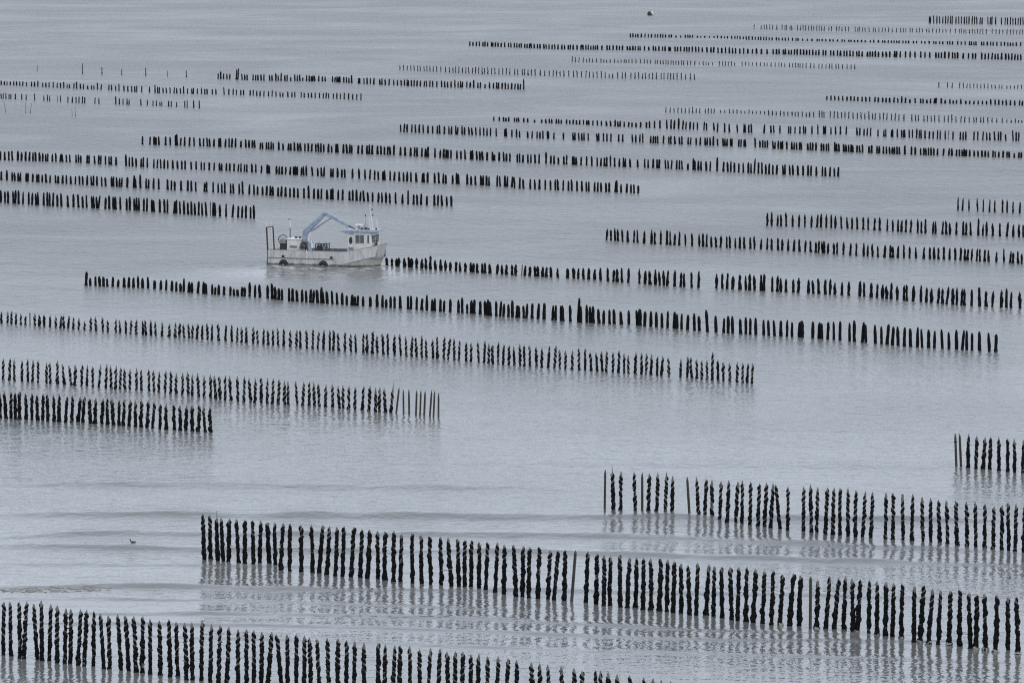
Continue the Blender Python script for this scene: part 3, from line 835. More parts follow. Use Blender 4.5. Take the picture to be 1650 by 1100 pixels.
far(BV, [(86, 148), (380, 160), (775, 165), (1185, 190), (1645, 205)], [(86, 114), (380, 122), (775, 130), (1185, 150), (1645, 168)],
    "86 102t 120 143 160 202T 212T 240 257 273 310 327 342 363 380 418 433 457t 473 490t 515 530 553s 580t 595 612t 630s 655 672 685 695 708 733 757 775 822 837 850 860 870 895 912 928 945t 988 998 1025 1045 1065 1087 1127 1140 1162 1185 1217 1240 1265 1285 1302 1312 1330 1347 1365 1387 1412 1428 1448 1467 1493 1525 1545 1563 1585 1610t 1630 1645", 0.22)
far(TV, [(10, 362), (415, 378)], [(10, 325), (415, 338)], "10 20 48 70 93t 120 135 165s 195 220 240 252 275 297 315 337 357 378 393 415T", 0.23)
CV = (0, 90, ZL)
far(CV, [(8, 188), (518, 212), (998, 238), (1630, 255)], [(8, 160), (518, 180), (998, 200), (1630, 220)],
    "8 28 45 66 88 107 127 145 170 202 222 243t 275 295 315 343t 368 390 410t 432s 447s 475 493t 518 537 565s 590s 605s 628t 650 700 718 745 766t 798 823 848 868 880 912 962 998t 1015 1025 1050 1072 1095 1120 1138 1162 1182t 1207 1235 1245 1270 1297t 1318 1333 1367 1390 1443t 1473 1500t 1522 1550 1568 1610 1630", 0.19)
far(BV, [(290, 258), (667, 268), (1005, 285)], [(290, 222), (667, 237), (1005, 243)],
    "335 355 380 410 433t 458 485 502s 535 560 580 620 640 667 687 710 738 762 780 797 828 850 872 897 925 952 978 1005", 0.19)
far(CV, [(8, 275), (545, 305), (1030, 322), (1283, 338)], [(8, 242), (545, 264), (1030, 287), (1283, 288)],
    "8 20 38t 58 70 98 140 168 223t 283 305 320 370n 390 437 465 490 508 530 545 610 637 745t 768 792 818 830 908 948 985 1007 1030s 1042s 1085 1102 1137s 1190 1205 1247 1283", 0.16)


GA, GB = (1130, 10, 10.0), (1130, 160, 11.0)
far(GA, [(52, 512), (1260, 550)], [(52, 470), (1260, 505)], "260 322 375s 422 488 543 578 625 677", 0.25)
far(GA, [(270, 753), (683, 768)], [(270, 663), (683, 675)], "272 330 392 452 505 553 620 683", 0.28)
far(GA, [(290, 960), (658, 962)], [(290, 890), (658, 892)], "290 345 390 435 487 537s 658", 0.15, 'g')
far(GB, [(340, 240), (1122, 265)], [(340, 172), (1122, 192)], "340s 418s 500 567 635 707s 772s 843 910s 973s 1047s 1122s", 0.12, 'g')


def place(xt, yt, xb, yb):
    gx, gy = ground(xb, yb)
    tx, tz = upright(xt, yt, gy)
    return gx, gy, tx - gx, tz


# ------------------------------------------------------------------ mussel posts: single posts of the near rows
ROWNAME = {'A': "nearest row", 'B': "second nearest row", 'C': "third row at lower right",
           'D': "right edge row", 'E': "short dense row at lower left", 'F': "row ending in bare posts"}


def nth(n):
    return f"{n}{'th' if 10 <= n % 100 <= 20 else {1: 'st', 2: 'nd', 3: 'rd'}.get(n % 10, 'th')}"


by_row = {}
for it in NEAR:
    by_row.setdefault(it[0], []).append(it)
n_single = sum(1 for it in NEAR if it[0] != 'F' and 'b' not in it[5])
spare = 300 - n_single
rest = []
for row, items in by_row.items():
    items.sort(key=lambda it: it[1] + it[3])
    total = len(items)
    n_mus = sum(1 for it in items if 'b' not in it[5])
    seen_b = 0
    keep_from = 0
    if row == 'F':
        keep_from = n_mus - spare
    im = 0
    for idx, (rw, xt, yt, xb, yb, mark) in enumerate(items):
        gx, gy, dx, hh = place(xt, yt, xb, yb)
        rg = random.Random(idx * 31 + ord(row) * 977)
        bare = 'b' in mark
        if not bare:
            im += 1
            if row == 'F' and im <= keep_from:
                rest.append((gx, gy, dx, hh, row, idx))
                continue
        r0, th, tip, pitch, fill = LOOK[row]
        r = r0 * rg.uniform(0.93, 1.08)
        root = empty("bare_post" if bare else "mussel_post", (gx, gy, 0.0), (rg.gauss(0, 0.012), math.atan2(dx, hh), 0))
        L = math.hypot(hh, dx)
        V, F = post_geo(L, r * (0.98 if bare else 1), tip * rg.uniform(0.8, 1.2), 10, 0.8, rg, 'o' in mark)
        link("timber", V, F, M_BARE if bare else M_WOOD, root)
        lean = dx / hh
        if bare:
            seen_b += 1
            if row == 'D' and seen_b == 1:
                V, F = coat_geo(L * 0.80 + 0.08, r, 0.05, 0.0, 0.3, 0.7, rg, shells=0)
                mb = MB().ring((0, 0, L * 0.745), (0, 0.2, 1), r * 1.15, 0.035, 10, 6)
                mb.build("mussel_clump", M_MUSSEL, root)
        else:
            V, F = coat_geo(L, r, th * rg.uniform(0.82, 1.18), tip * rg.uniform(0.6, 1.25), pitch * rg.uniform(0.88, 1.15),
                            fill * rg.uniform(0.8, 1.15), rg)
            tag(link("mussel_coat", V, F, M_MUSSEL, root), kind="stuff")
        if 'k' in mark:
            MB().tube((0.02, 0, L - 0.15), (0.02 + 0.10 * lean, 0, L + 0.42), 0.022, 0.012, 6).build("thin_stick", M_BARE, root)
        if 'p' in mark:
            rr = r + th * 0.9
            n = 12
            V, F = [], []
            for z, k in ((0.02, 1.35), (0.10, 1.15), (0.16, 0.95)):
                for q in range(n):
                    t = 2 * math.pi * q / n
                    w = k * rr * (1 + rg.uniform(-0.22, 0.25))
                    V.append((w * math.cos(t), w * math.sin(t), z + rg.uniform(-0.03, 0.03)))
            for i in range(2):
                for q in range(n):
                    if rg.random() < 0.72:
                        F.append((i * n + q, i * n + (q + 1) % n, (i + 1) * n + (q + 1) % n, (i + 1) * n + q))
            o = link("netting_skirt", V, F, M_NET, root)
            o.modifiers.new("thickness", 'SOLIDIFY').thickness = 0.012
        # label
        pos = idx + 1
        if pos <= (total + 1) // 2 or (row == 'A'):
            where = f"{nth(pos)} from left in {ROWNAME[row]}"
        else:
            where = f"{nth(total - idx)} from right in {ROWNAME[row]}"
        if bare:
            look = "bare wooden post" + (" leaning right" if lean > 0.05 else " leaning left" if lean < -0.05 else "")
        else:
            look = "blunt post" if 'o' in mark else "mussel post with stick" if 'k' in mark else "black mussel post"
            if 'p' in mark:
                look += " with pale foot"
            elif lean > 0.07:
                look += " leaning right"
            elif lean < -0.07:
                look += " leaning left"
        tag(root, f"{look}, {where}", "bare post" if bare else "mussel post",
            "bare timber posts without mussels" if bare else "mussel posts standing in the near rows")

# ------------------------------------------------------------------ mussel posts: all the others as one object
SV, SF, SM = [], [], []
rg = random.Random(99)


def put(V, F, loc, sx, sy, mi):
    n = len(SV)
    for x, y, z in V:
        SV.append((loc[0] + x + sx * z, loc[1] + y + sy * z, z))
    for f in F:
        SF.append(tuple(i + n for i in f))
        SM.append(mi)


def lumps(h, rad, rg, n=7, rings=9, wob=0.16, tap=0.88):
    """a solid mass of mussels grown over the whole post"""
    V, F = [], []
    k1 = rg.uniform(0, 6.28)
    for i in range(rings):
        s = i / (rings - 1)
        z = -0.3 + (h + 0.3) * s
        rr = rad * (1 - (1 - tap) * s) * (1 + wob * math.sin(s * 9 + k1) * 0.5)
        if i == rings - 2:
            rr *= 0.92
        if i == rings - 1:
            rr *= 0.55
        for k in range(n):
            t = 2 * math.pi * k / n
            w = rr * (1 + rg.uniform(-wob, wob))
            V.append((w * math.cos(t) + 0.25 * rad * wob * math.sin(s * 11 + k1), w * math.sin(t), z + rg.uniform(-0.02, 0.02)))
    for i in range(rings - 1):
        for k in range(n):
            F.append((i * n + k, i * n + (k + 1) % n, (i + 1) * n + (k + 1) % n, (i + 1) * n + k))
    F.append(tuple((rings - 1) * n + k for k in range(n)))
    return V, F


for gx, gy, dx, hh, row, idx in rest:
    r0, th, tip, pitch, fill = LOOK[row]
    V, F = post_geo(hh, r0, tip * rg.uniform(0.8, 1.2), 7, 0.4, rg)
    put(V, F, (gx, gy), dx / hh, 0, 0)
    V, F = coat_geo(hh, r0, th * rg.uniform(0.8, 1.15), tip * rg.uniform(0.6, 1.2), pitch * rg.uniform(0.88, 1.15), fill * rg.uniform(0.7, 1.2), rg, 5, 7, 16)
    put(V, F, (gx, gy), dx / hh, 0, 1)
MF = {'': 1.0, 't': 1.27, 'T': 1.85, 's': 0.74, 'w': 1.0, 'n': 1.05}
for x, yb, yt, m, width, look in FAR:
    gx, gy, dx, hh = place(x, yt, x, yb)
    hh = hh * MF[m] * rg.uniform(0.90, 1.10)
    sx, sy = rg.gauss(0, 0.035), rg.gauss(0, 0.03)
    rad = width / 2 * rg.uniform(0.86, 1.14) * (1.14 if yb < 260 else 1.0)
    if m == 'w':
        rad *= 1.5
    if m == 'n':
        V, F = post_geo(hh, 0.05, 0.12, 6, 0.3, rg)
        put(V, F, (gx, gy), sx, sy, 2)
        continue
    if look == 'p':         # pointed posts with a rope of mussels and gaps
        V, F = post_geo(hh, 0.074, 0.28 * rg.uniform(0.8, 1.2), 7, 0.3, rg)
        put(V, F, (gx, gy), sx, sy, 0)
        V, F = coat_geo(hh, 0.074, (rad - 0.05) * 1.25, 0.24 * rg.uniform(0.6, 1.2), 0.36 * rg.uniform(0.88, 1.15), rg.uniform(0.4, 1.0), rg, 5, 7, 10)
        put(V, F, (gx, gy), sx, sy, 1)
    elif look == 'q':       # lumpy coat, timber tip showing
        V, F = post_geo(hh, 0.06, 0.22, 6, 0.3, rg)
        put(V, F, (gx, gy), sx, sy, 0)
        V, F = lumps(hh * rg.uniform(0.88, 0.97), rad * 1.25, rg, 7, 9, 0.24, 0.80)
        put(V, F, (gx, gy), sx, sy, 1)
    elif look == 'g':       # thin, half-bare timber far out
        V, F = post_geo(hh, 0.07, 0.10, 6, 0.3, rg)
        put(V, F, (gx, gy), sx, sy, 2)
        V, F = coat_geo(hh, 0.065, max(0.045, rad - 0.02), 0.06, 0.42, 0.5, rg, 4, 6, 0)
        put(V, F, (gx, gy), sx, sy, 1)
    else:
        V, F = lumps(hh, rad * 1.06, rg, 7, 9, 0.13, 0.86)
        put(V, F, (gx, gy), sx, sy, 1)
posts = link("mussel_post_rows", SV, SF, None, mats=[M_WOOD, M_MUSSEL, M_BARE], midx=SM)
tag(posts, "many further rows of black mussel posts standing out to sea", kind="stuff")

# ------------------------------------------------------------------ thin stakes at upper left
STAKES = [
    (60, 105, 60, 114, 0.045, "leftmost stake of the sparse far line, small and alone"),
    (132.5, 102, 133, 119, 0.075, "tallest stake of the sparse far line at upper left"),
    (164, 108, 164.5, 120, 0.075, "dark stake just right of the tallest one in the far line"),
    (196, 111, 196, 120.5, 0.065, "short stake midway along the sparse far line"),
    (234.5, 109, 235, 122.5, 0.075, "fifth stake from left in the sparse far line, fairly tall"),
    (269.5, 114, 270, 123.5, 0.045, "thin pale stake second from right in the sparse far line"),
    (300, 113, 300.5, 124, 0.075, "rightmost dark stake of the sparse far line"),
    (6, 163, 9.5, 180.5, 0.030, "thin stake leaning left near the left edge"),
    (41.2, 165, 41.6, 182, 0.028, "thin upright stake of the left pair below the short post row"),
    (50.8, 166, 48.8, 182.5, 0.030, "thin stake leaning right in the pair below the short post row"),
    (115.8, 175, 116.3, 187, 0.028, "shorter stake of the right pair below the short post row"),
    (120.8, 171, 121.4, 188, 0.030, "taller stake of the right pair below the short post row"),
]
for k, (xt, yt, xb, yb, r, lab) in enumerate(STAKES):
    gx, gy, dx, hh = place(xt, yt, xb, yb)
    root = empty("stake", (gx, gy, 0), (0, math.atan2(dx, hh), 0))
    V, F = post_geo(math.hypot(dx, hh), r, 0.12, 8, 0.5, random.Random(k))
    link("pole", V, F, M_BARE, root)
    V, F = lumps(0.35 * hh, r * 1.35, random.Random(k + 5), 8, 6, 0.2, 0.8)
    link("weed_growth", V, F, M_MUSSEL, root)
    tag(root, lab, "stake", "thin marker stakes at upper left")

# loose stick caught between two posts of the second nearest row
d0 = ground(720, 947)[1] - 0.14
ax, az = upright(711, 918.5, d0)
bx, bz = upright(729, 916, d0)
stick = MB().tube((ax, d0, az), ((ax + bx) / 2, d0 - 0.01, (az + bz) / 2 - 0.02), 0.022, 0.02, 7)
stick.tube(((ax + bx) / 2, d0 - 0.01, (az + bz) / 2 - 0.02), (bx, d0 + 0.02, bz), 0.02, 0.014, 7)
tag(stick.build("driftwood_stick", M_NET), "pale stick caught crosswise between two mussel posts of the second nearest row", "stick")

# ------------------------------------------------------------------ buoy
bx_, by_ = ground(1049, 25)
buoy = empty("mooring_buoy", (bx_, by_, -0.04), (0, R(-8), R(38)))
buoy.scale = (0.88, 0.88, 0.88)
mb = MB()
prof = [(-0.52, 0.50), (-0.46, 0.60), (0.30, 0.62), (0.45, 0.52), (0.52, 0.25)]
n = 20
vs = [(x, r * math.cos(2 * math.pi * k / n), 0.40 + r * math.sin(2 * math.pi * k / n)) for x, r in prof for k in range(n)]
fs = [(i * n + k, i * n + (k + 1) % n, (i + 1) * n + (k + 1) % n, (i + 1) * n + k) for i in range(len(prof) - 1) for k in range(n)]
fs.append(tuple((len(prof) - 1) * n + k for k in range(n)))
mb.add(vs, fs).build("float_body", M_BUOYC, buoy, True)
mb = MB()
prof = [(-0.22, 0.63), (-0.36, 0.632), (-0.48, 0.60), (-0.62, 0.50), (-0.70, 0.30), (-0.72, 0.05)]
vs = [(x, r * math.cos(2 * math.pi * k / n), 0.40 + r * math.sin(2 * math.pi * k / n)) for x, r in prof for k in range(n)]
fs = [(i * n + k, i * n + (k + 1) % n, (i + 1) * n + (k + 1) % n, (i + 1) * n + k) for i in range(len(prof) - 1) for k in range(n)]
fs.append(tuple((len(prof) - 1) * n + k for k in range(n)))
mb.add(vs, fs).build("end_cap", M_BUOYD, buoy, True)
MB().ring((0.1, 0, 1.08), (1, 0, 0), 0.10, 0.025, 12, 6).build("lifting_eye", M_DARK, buoy)
tag(buoy, "cream and dark mooring buoy floating alone near the top edge", "buoy")

# ------------------------------------------------------------------ bird on the water
gx, gy = ground(214, 880.5)
gz = float(water_z(np.array([gx]), np.array([gy]))[0])
bird = empty("water_bird", (gx, gy, gz + 0.02), (0, 0, R(8)))
bird.scale = (0.95, 0.95, 0.95)
chain = [(0.23, 0.035, 0.010), (0.17, 0.035, 0.030), (0.08, 0.035, 0.055), (-0.02, 0.035, 0.062), (-0.09, 0.045, 0.056),
         (-0.125, 0.085, 0.044), (-0.135, 0.13, 0.034), (-0.140, 0.175, 0.032), (-0.152, 0.215, 0.036), (-0.178, 0.217, 0.026), (-0.20, 0.212, 0.008)]
vs, fs = [], []
n = 10
for i, (x, z, r) in enumerate(chain):
    p = Vector((chain[max(0, i - 1)][0], 0, chain[max(0, i - 1)][1]))
    q = Vector((chain[min(len(chain) - 1, i + 1)][0], 0, chain[min(len(chain) - 1, i + 1)][1]))
    d = (q - p).normalized()
    s = Vector((0, 1, 0))
    u = d.cross(s)
    for k in range(n):
        t = 2 * math.pi * k / n
        c = Vector((x, 0, z)) + s * (r * 1.1 * math.cos(t)) + u * (r * 0.85 * math.sin(t))
        vs.append(tuple(c))
fs = [(i * n + k, i * n + (k + 1) % n, (i + 1) * n + (k + 1) % n, (i + 1) * n + k) for i in range(len(chain) - 1) for k in range(n)]
fs += [tuple(range(n)), tuple((len(chain) - 1) * n + k for k in range(n))]
MB().add(vs, fs).build("body", M_BIRD, bird, True)
MB().tube((-0.195, 0, 0.212), (-0.25, 0, 0.206), 0.009, 0.003, 6).build("beak", M_DARK, bird)
for sgn in (-1, 1):
    MB().box((-0.06, sgn * 0.055 - 0.012, 0.03), (0.20, sgn * 0.055 + 0.012, 0.075), 0.008).build("wing", M_BIRD, bird)
tag(bird, "small dark diving bird with upright neck floating at lower left", "bird")

# ------------------------------------------------------------------ amphibious mussel boat
boat = empty("mussel_boat", (BOAT_O[0], BOAT_O[1], 0.0), (0, 0, -BOAT_A))
tag(boat, "grey amphibious mussel boat with blue folding crane and cream wheelhouse", "boat")
# local frame: x forward from the stern, y to port (far side), near side at y = 0, beam 3.2 m; z up from the water line
BW = 3.2
CY = BW / 2


def hull_section(X):
    s = max(0.0, (X - 6.6) / 4.3)
    half = 1.6 - 0.42 * s ** 2.2               # deck half breadth
    zd = 1.36 + 0.66 * max(0.0, (X - 7.6) / 3.3) ** 1.3
    zc = -0.10 + 1.08 * s ** 0.85              # spray chine rising to the bow
    hc = 1.6 - 0.40 * s ** 2.2 - 0.03 * s
    hb = 1.55 - 0.95 * s ** 1.7
    zb = -0.75 + 0.12 * s
    return half, zd, hc, zc, hb, zb


Xs = [0.0, 1.0, 2.0, 3.0, 4.0, 5.0, 6.0, 6.6, 7.2, 7.8, 8.4, 9.0, 9.5, 10.0, 10.4, 10.7, 10.9]
top_mb, low_mb, in_mb = MB(), MB(), MB()
secs = [hull_section(X) for X in Xs]


def shift(X, z):
    """the stem rakes back towards the water"""
    s = max(0.0, (X - 8.4) / 2.5)
    return X - 0.62 * s * max(0.0, (2.0 - z) / 2.3) + 0.05 * s


for sgn in (-1, 1):
    vs, fs = [], []
    for X, (ha, zd, hc, zc, hb, zb) in zip(Xs, secs):
        zm = (zd + zc) / 2
        vs += [(shift(X, zd), CY + sgn * ha, zd), (shift(X, zm), CY + sgn * (ha + hc) / 2, zm), (shift(X, zc), CY + sgn * hc, zc)]
    for i in range(len(Xs) - 1):
        for k in range(2):
            fs.append((i * 3 + k, i * 3 + k + 1, (i + 1) * 3 + k + 1, (i + 1) * 3 + k))
    top_mb.add(vs, fs)
    vs, fs = [], []
    for X, (ha, zd, hc, zc, hb, zb) in zip(Xs, secs):
        vs += [(shift(X, zc), CY + sgn * (hc - 0.015), zc - 0.004), (shift(X, zb), CY + sgn * hb, zb)]
    for i in range(len(Xs) - 1):
        fs.append((i * 2, i * 2 + 1, (i + 1) * 2 + 1, (i + 1) * 2))
    low_mb.add(vs, fs)
    vs, fs = [], []
    for X, (ha, zd, hc, zc, hb, zb) in zip(Xs, secs):
        e = 0.06 if X < 10.8 else 0.10
        xx = min(X, 10.82)
        vs += [(shift(X, zd) - (0.06 if X > 10.8 else 0), CY + sgn * (ha - 0.003), zd + 0.004), (xx, CY + sgn * (ha - e), zd + 0.004), (xx, CY + sgn * (ha - e), 0.80)]
    for i in range(len(Xs) - 1):
        for k in range(2):
            fs.append((i * 3 + k, i * 3 + k + 1, (i + 1) * 3 + k + 1, (i + 1) * 3 + k))
    in_mb.add(vs, fs)
ha, zd, hc, zc, hb, zb = secs[-1]
top_mb.add([(shift(10.9, zd), CY - ha, zd), (shift(10.9, zd), CY + ha, zd), (shift(10.9, zc), CY + hc, zc), (shift(10.9, zc), CY - hc, zc)], [(0, 1, 2, 3)])
low_mb.add([(shift(10.9, zc), CY - hc + 0.015, zc - 0.004), (shift(10.9, zc), CY + hc - 0.015, zc - 0.004), (shift(10.9, zb), CY + hb, zb), (shift(10.9, zb), CY - hb, zb)], [(0, 1, 2, 3)])
ha, zd, hc, zc, hb, zb = secs[0]
top_mb.add([(0, CY - ha, zd), (0, CY + ha, zd), (0, CY + hc, zc), (0, CY - hc, zc)], [(0, 1, 2, 3)])
vs = []
for X, (ha, zd, hc, zc, hb, zb) in zip(Xs, secs):
    vs += [(X if X < 10.8 else 10.8, CY - ha + 0.05, 0.80), (X if X < 10.8 else 10.8, CY + ha - 0.05, 0.80)]
in_mb.add(vs, [(i * 2, i * 2 + 1, i * 2 + 3, i * 2 + 2) for i in range(len(Xs) - 1)])
hull = top_mb.build("hull", M_HULL, boat)
low_mb.build("lower_hull", M_BOOT, boat)
in_mb.build("deck_and_bulwark", M_GREY, boat)
# rubbing strake and plate seams on the near side
st = MB()
for y0, y1 in ((-0.045, 0.0), (BW, BW + 0.045)):
    st.box((0.02, y0, 0.62), (6.7, y1, 0.69))
st.build("rubbing_strake", M_GREY, boat)
sp = MB()
for sgn in (-1,):
    pts = [(shift(X, s[3]), CY + sgn * s[2], s[3]) for X, s in zip(Xs, secs) if X >= 6.6]
    for p, q in zip(pts[:-1], pts[1:]):
        sp.tube(p, q, 0.028, 0.028, 6)
    p, q = pts[-1], (pts[-1][0], 2 * CY - pts[-1][1], pts[-1][2])
    sp.tube(p, q, 0.03, 0.03, 6)
sp.build("spray_rail", M_BLUE, boat)
for sgn in (-1, 1):
    rail = MB()
    pts = [(shift(X, s[1]), CY + sgn * (s[0] - 0.03), s[1] + 0.02) for X, s in zip(Xs, secs)]
    for p, q in zip(pts[:-1], pts[1:]):
        rail.tube(p, q, 0.035, 0.035, 6)
    rail.build("gunwale_rail", M_GREY, boat)
seam = MB()
for X in (2.35, 3.95, 5.1, 6.45):
    seam.box((X, -0.012, 0.72), (X + 0.03, 0.0, 1.33))
seam.build("hull_rib", M_HULL, boat)
# wheels in dark arches
for X in (1.6, 5.6):
    for y in (-0.006, BW + 0.006):
        s = -1 if y < 1 else 1
        arch = MB()
        vs = [(X + 0.47 * math.cos(t), y, 0.02 + 0.50 * math.sin(t)) for t in [math.pi * k / 14 for k in range(15)]]
        vs += [(X - 0.47, y, -0.45), (X + 0.47, y, -0.45)]
        arch.add(vs + [(a, b_ + s * 0.02, c) for a, b_, c in vs], [tuple(range(17))] + [(k, (k + 1) % 17, 17 + (k + 1) % 17, 17 + k) for k in range(17)] + [tuple(range(17, 34))])
        arch.build("wheel_arch", M_DARK, boat)
        yy = y + s * 0.10
        w = MB().ring((X, yy, -0.02), (0, 1, 0), 0.30, 0.10, 24, 8).build("wheel", M_TYRE, boat, True)
        MB().tube((X, yy - 0.05, -0.02), (X, yy + s * 0.03, -0.02), 0.15, 0.12, 16).build("hub", M_GREY, w)
for X, z in ((1.56, 0.80), (6.42, 0.80)):
    v = MB().box((X - 0.14, -0.03, z - 0.10), (X + 0.14, -0.004, z + 0.10))
    v.build("scupper", M_TYRE, boat)
# stern gate
g = MB().box((-0.10, 0.05, -0.05), (0.02, 0.17, 1.5)).beam((-0.05, 0.11, 1.4), (-0.16, 0.11, 3.48), 0.12, 0.11)
gate = g.build("stern_gate", M_DARK, boat)
MB().beam((0.12, 1.36, 0.8), (-0.02, 1.36, 3.42), 0.10, 0.10).build("far_upright", M_DARK, gate)
ld = MB()
for y in (0.45, 1.00):
    ld.beam((0.08, y, 0.8), (-0.08, y, 3.40), 0.10, 0.10)
ld.build("ladder_rail", M_CREAM, gate)
for k in range(8):
    z = 1.15 + 0.29 * k
    X = 0.08 - 0.16 * (z - 0.8) / 2.6
    MB().tube((X, 0.52, z), (X, 0.93, z), 0.022, 0.022, 6).build("rung", M_GREY, gate)
MB().tube((-0.12, 0.0, 3.46), (-0.10, 1.45, 3.46), 0.045, 0.045, 8).build("cross_bar", M_DARK, gate)
for y in (0.15, 1.25):
    MB().tube((-0.14, y, 3.45), (-0.22, y, 4.1), 0.025, 0.015, 5).build("whip_aerial", M_WHITE, gate)
MB().box((-0.14, 0.02, -0.05), (0.0, 0.30, 0.45), 0.02).build("stern_fitting", M_DARK, boat)
# hose reel
rl = MB().ring((1.05, 1.2, 2.28), (0.25, -1, 0), 0.42, 0.035, 26, 6)
for k in range(4):
    t = math.pi * k / 4
    rl.tube((1.05 - 0.42 * math.cos(t), 1.2 - 0.1 * math.cos(t), 2.28 - 0.42 * math.sin(t)), (1.05 + 0.42 * math.cos(t), 1.2 + 0.1 * math.cos(t), 2.28 + 0.42 * math.sin(t)), 0.014, 0.014, 5)
reel = rl.build("hose_reel", M_DARK, boat)
MB().box((0.80, 0.95, 0.8), (1.40, 1.45, 1.9), 0.03).build("reel_stand", M_DARK, reel, bevel=0.02)
MB().box((0.80, 0.9, 1.9), (1.42, 1.4, 2.28), 0.04).build("reel_cover", M_GREY, reel, bevel=0.03)
# light mast at the stern
ms = MB().tube((1.50, 1.9, 0.8), (1.50, 1.9, 3.35), 0.05, 0.04, 8)
mast = ms.build("stern_mast", M_DARK, boat)
MB().tube((1.50, 1.9, 3.35), (1.48, 1.9, 4.1), 0.045, 0.04, 8).build("mast_top", M_WHITE, mast)
MB().ring((1.44, 1.9, 4.12), (0, 1, 0), 0.07, 0.03, 12, 6).build("mast_lamp", M_DARK, mast)
# white deck locker
lk = MB().box((1.50, 1.0, 0.8), (3.02, 2.6, 2.32), 0.02).build("deck_locker", M_CREAM, boat, bevel=0.03)
MB().box((1.46, 0.96, 2.325), (3.06, 2.64, 2.39), 0.02).build("locker_lid", M_WHITE, lk, bevel=0.015)
MB().box((1.85, 0.97, 1.55), (2.55, 0.992, 1.75)).build("locker_vent", M_GREY, lk)
for X in (2.05, 2.45):
    MB().box((X, 1.6, 2.40), (X + 0.22, 1.9, 2.55), 0.03).build("deck_fitting", M_DARK, lk)
# folding crane
CRX, CRY = 3.35, 1.1
ped = MB().tube((CRX, CRY, 0.8), (CRX, CRY, 2.0), 0.28, 0.22, 14)
ped.box((CRX - 0.30, CRY - 0.28, 1.95), (CRX + 0.30, CRY + 0.28, 2.30), 0.04)
crane = ped.build("crane", M_GREY, boat, bevel=0.02)
b0, b1, b2, b3 = (CRX - 0.08, CRY, 2.15), (CRX + 0.02, CRY, 3.10), (CRX + 2.02, CRY, 4.85), (CRX + 4.40, CRY, 3.72)
MB().beam(b0, b1, 0.32, 0.46, 0.30, 0.40).build("crane_column", M_BLUE, crane, bevel=0.02)
bo = MB().beam((b1[0] - 0.05, CRY, b1[2] - 0.12), b2, 0.34, 0.50, 0.28, 0.30).build("main_boom", M_BLUE, crane, bevel=0.02)
MB().tube((b2[0], CRY - 0.2, b2[2]), (b2[0], CRY + 0.2, b2[2]), 0.13, 0.13, 12).build("boom_pivot", M_BLUE, crane)
MB().beam(b2, b3, 0.26, 0.36, 0.2, 0.26).build("jib", M_BLUE, crane, bevel=0.02)
MB().beam((b3[0] - 0.1, CRY, b3[2] + 0.05), (b3[0] + 0.62, CRY, b3[2] - 0.27), 0.10, 0.14, 0.06, 0.08).build("jib_extension", M_DARK, crane)
MB().tube((b3[0] - 0.20, CRY, b3[2] + 0.05), (b3[0] - 0.18, CRY, b3[2] - 0.75), 0.022, 0.022, 6).build("hook_wire", M_DARK, crane)
r0_, r1_ = Vector((CRX + 0.55, CRY - 0.02, 3.10)), Vector((CRX + 2.62, CRY - 0.02, 4.42))
rm = r0_.lerp(r1_, 0.45)
ram = MB().tube(r0_, rm, 0.085, 0.085, 10).build("hydraulic_ram", M_BLUE, crane)
MB().tube(rm, r1_, 0.045, 0.045, 8).build("ram_rod", M_GREY, ram)
MB().tube((CRX + 0.35, CRY - 0.1, 2.2), (CRX + 0.62, CRY - 0.1, 3.05), 0.07, 0.07, 10).build("lift_cylinder", M_WHITE, crane)
ct = MB().ring((CRX + 0.05, CRY - 0.45, 1.85), (0.3, -1, 0.2), 0.27, 0.07, 16, 6)
ct.ring((CRX - 0.15, CRY - 0.5, 1.60), (0, -1, 0.1), 0.19, 0.055, 14, 6)
ct.box((CRX - 0.25, CRY - 0.48, 1.35), (CRX + 0.25, CRY - 0.2, 1.75), 0.04)
ct.build("hose_coil", M_DARK, crane, True)
MB().box((CRX + 0.38, CRY - 0.35, 1.25), (CRX + 0.72, CRY + 0.15, 2.15), 0.03).build("control_cabinet", M_BLUE, crane, bevel=0.02)
MB().box((CRX - 0.42, CRY - 0.62, 1.1), (CRX + 0.22, CRY - 0.30, 1.5), 0.06).build("winch_drum", M_GREY, crane, bevel=0.04)
MB().tube((4.05, 0.9, 0.8), (4.05, 0.9, 2.25), 0.05, 0.05, 8).build("deck_post", M_WHITE, boat)
MB().box((3.98, 0.82, 1.55), (4.24, 1.1, 1.95), 0.02).build("white_box", M_WHITE, boat, bevel=0.02)
MB().tube((3.92, -0.03, 0.68), (3.92, -0.03, 1.5), 0.03, 0.03, 6).build("hanging_hose", M_WHITE, boat)
# wheelhouse
WX0, WX1, WY0, WY1, WZ0, WZ1 = 7.75, 10.15, 0.55, 2.65, 0.8, 3.22
wh = MB().prism([(WX0 + 0.72, WZ0), (WX1 + 0.15, WZ0), (WX1, WZ1), (WX0 + 0.72, WZ1)], WY0, WY1)
house = wh.build("wheelhouse", M_CREAM, boat, bevel=0.03)
aft = MB().prism([(WX0, WZ0), (WX0 + 0.717, WZ0), (WX0 + 0.717, WZ1 - 0.02), (WX0 + 0.10, WZ1 - 0.02)], WY0 + 0.10, WY1 - 0.10)
aft.build("companionway", M_CREAM, house, bevel=0.02)
MB().box((WX0 + 0.62, WY0 - 0.14, WZ1 + 0.003), (WX1 + 0.42, WY1 + 0.14, WZ1 + 0.21), 0.03).build("roof", M_BLUE, house, bevel=0.03)
MB().prism([(WX0 - 0.75, WZ1 + 0.12), (WX0 + 0.60, WZ1 + 0.16), (WX0 + 0.60, WZ1 - 0.20), (WX0 - 0.15, WZ1 - 0.16)], WY0 + 0.05, WY1 - 0.05).build("aft_visor", M_BLUE, house, bevel=0.02)


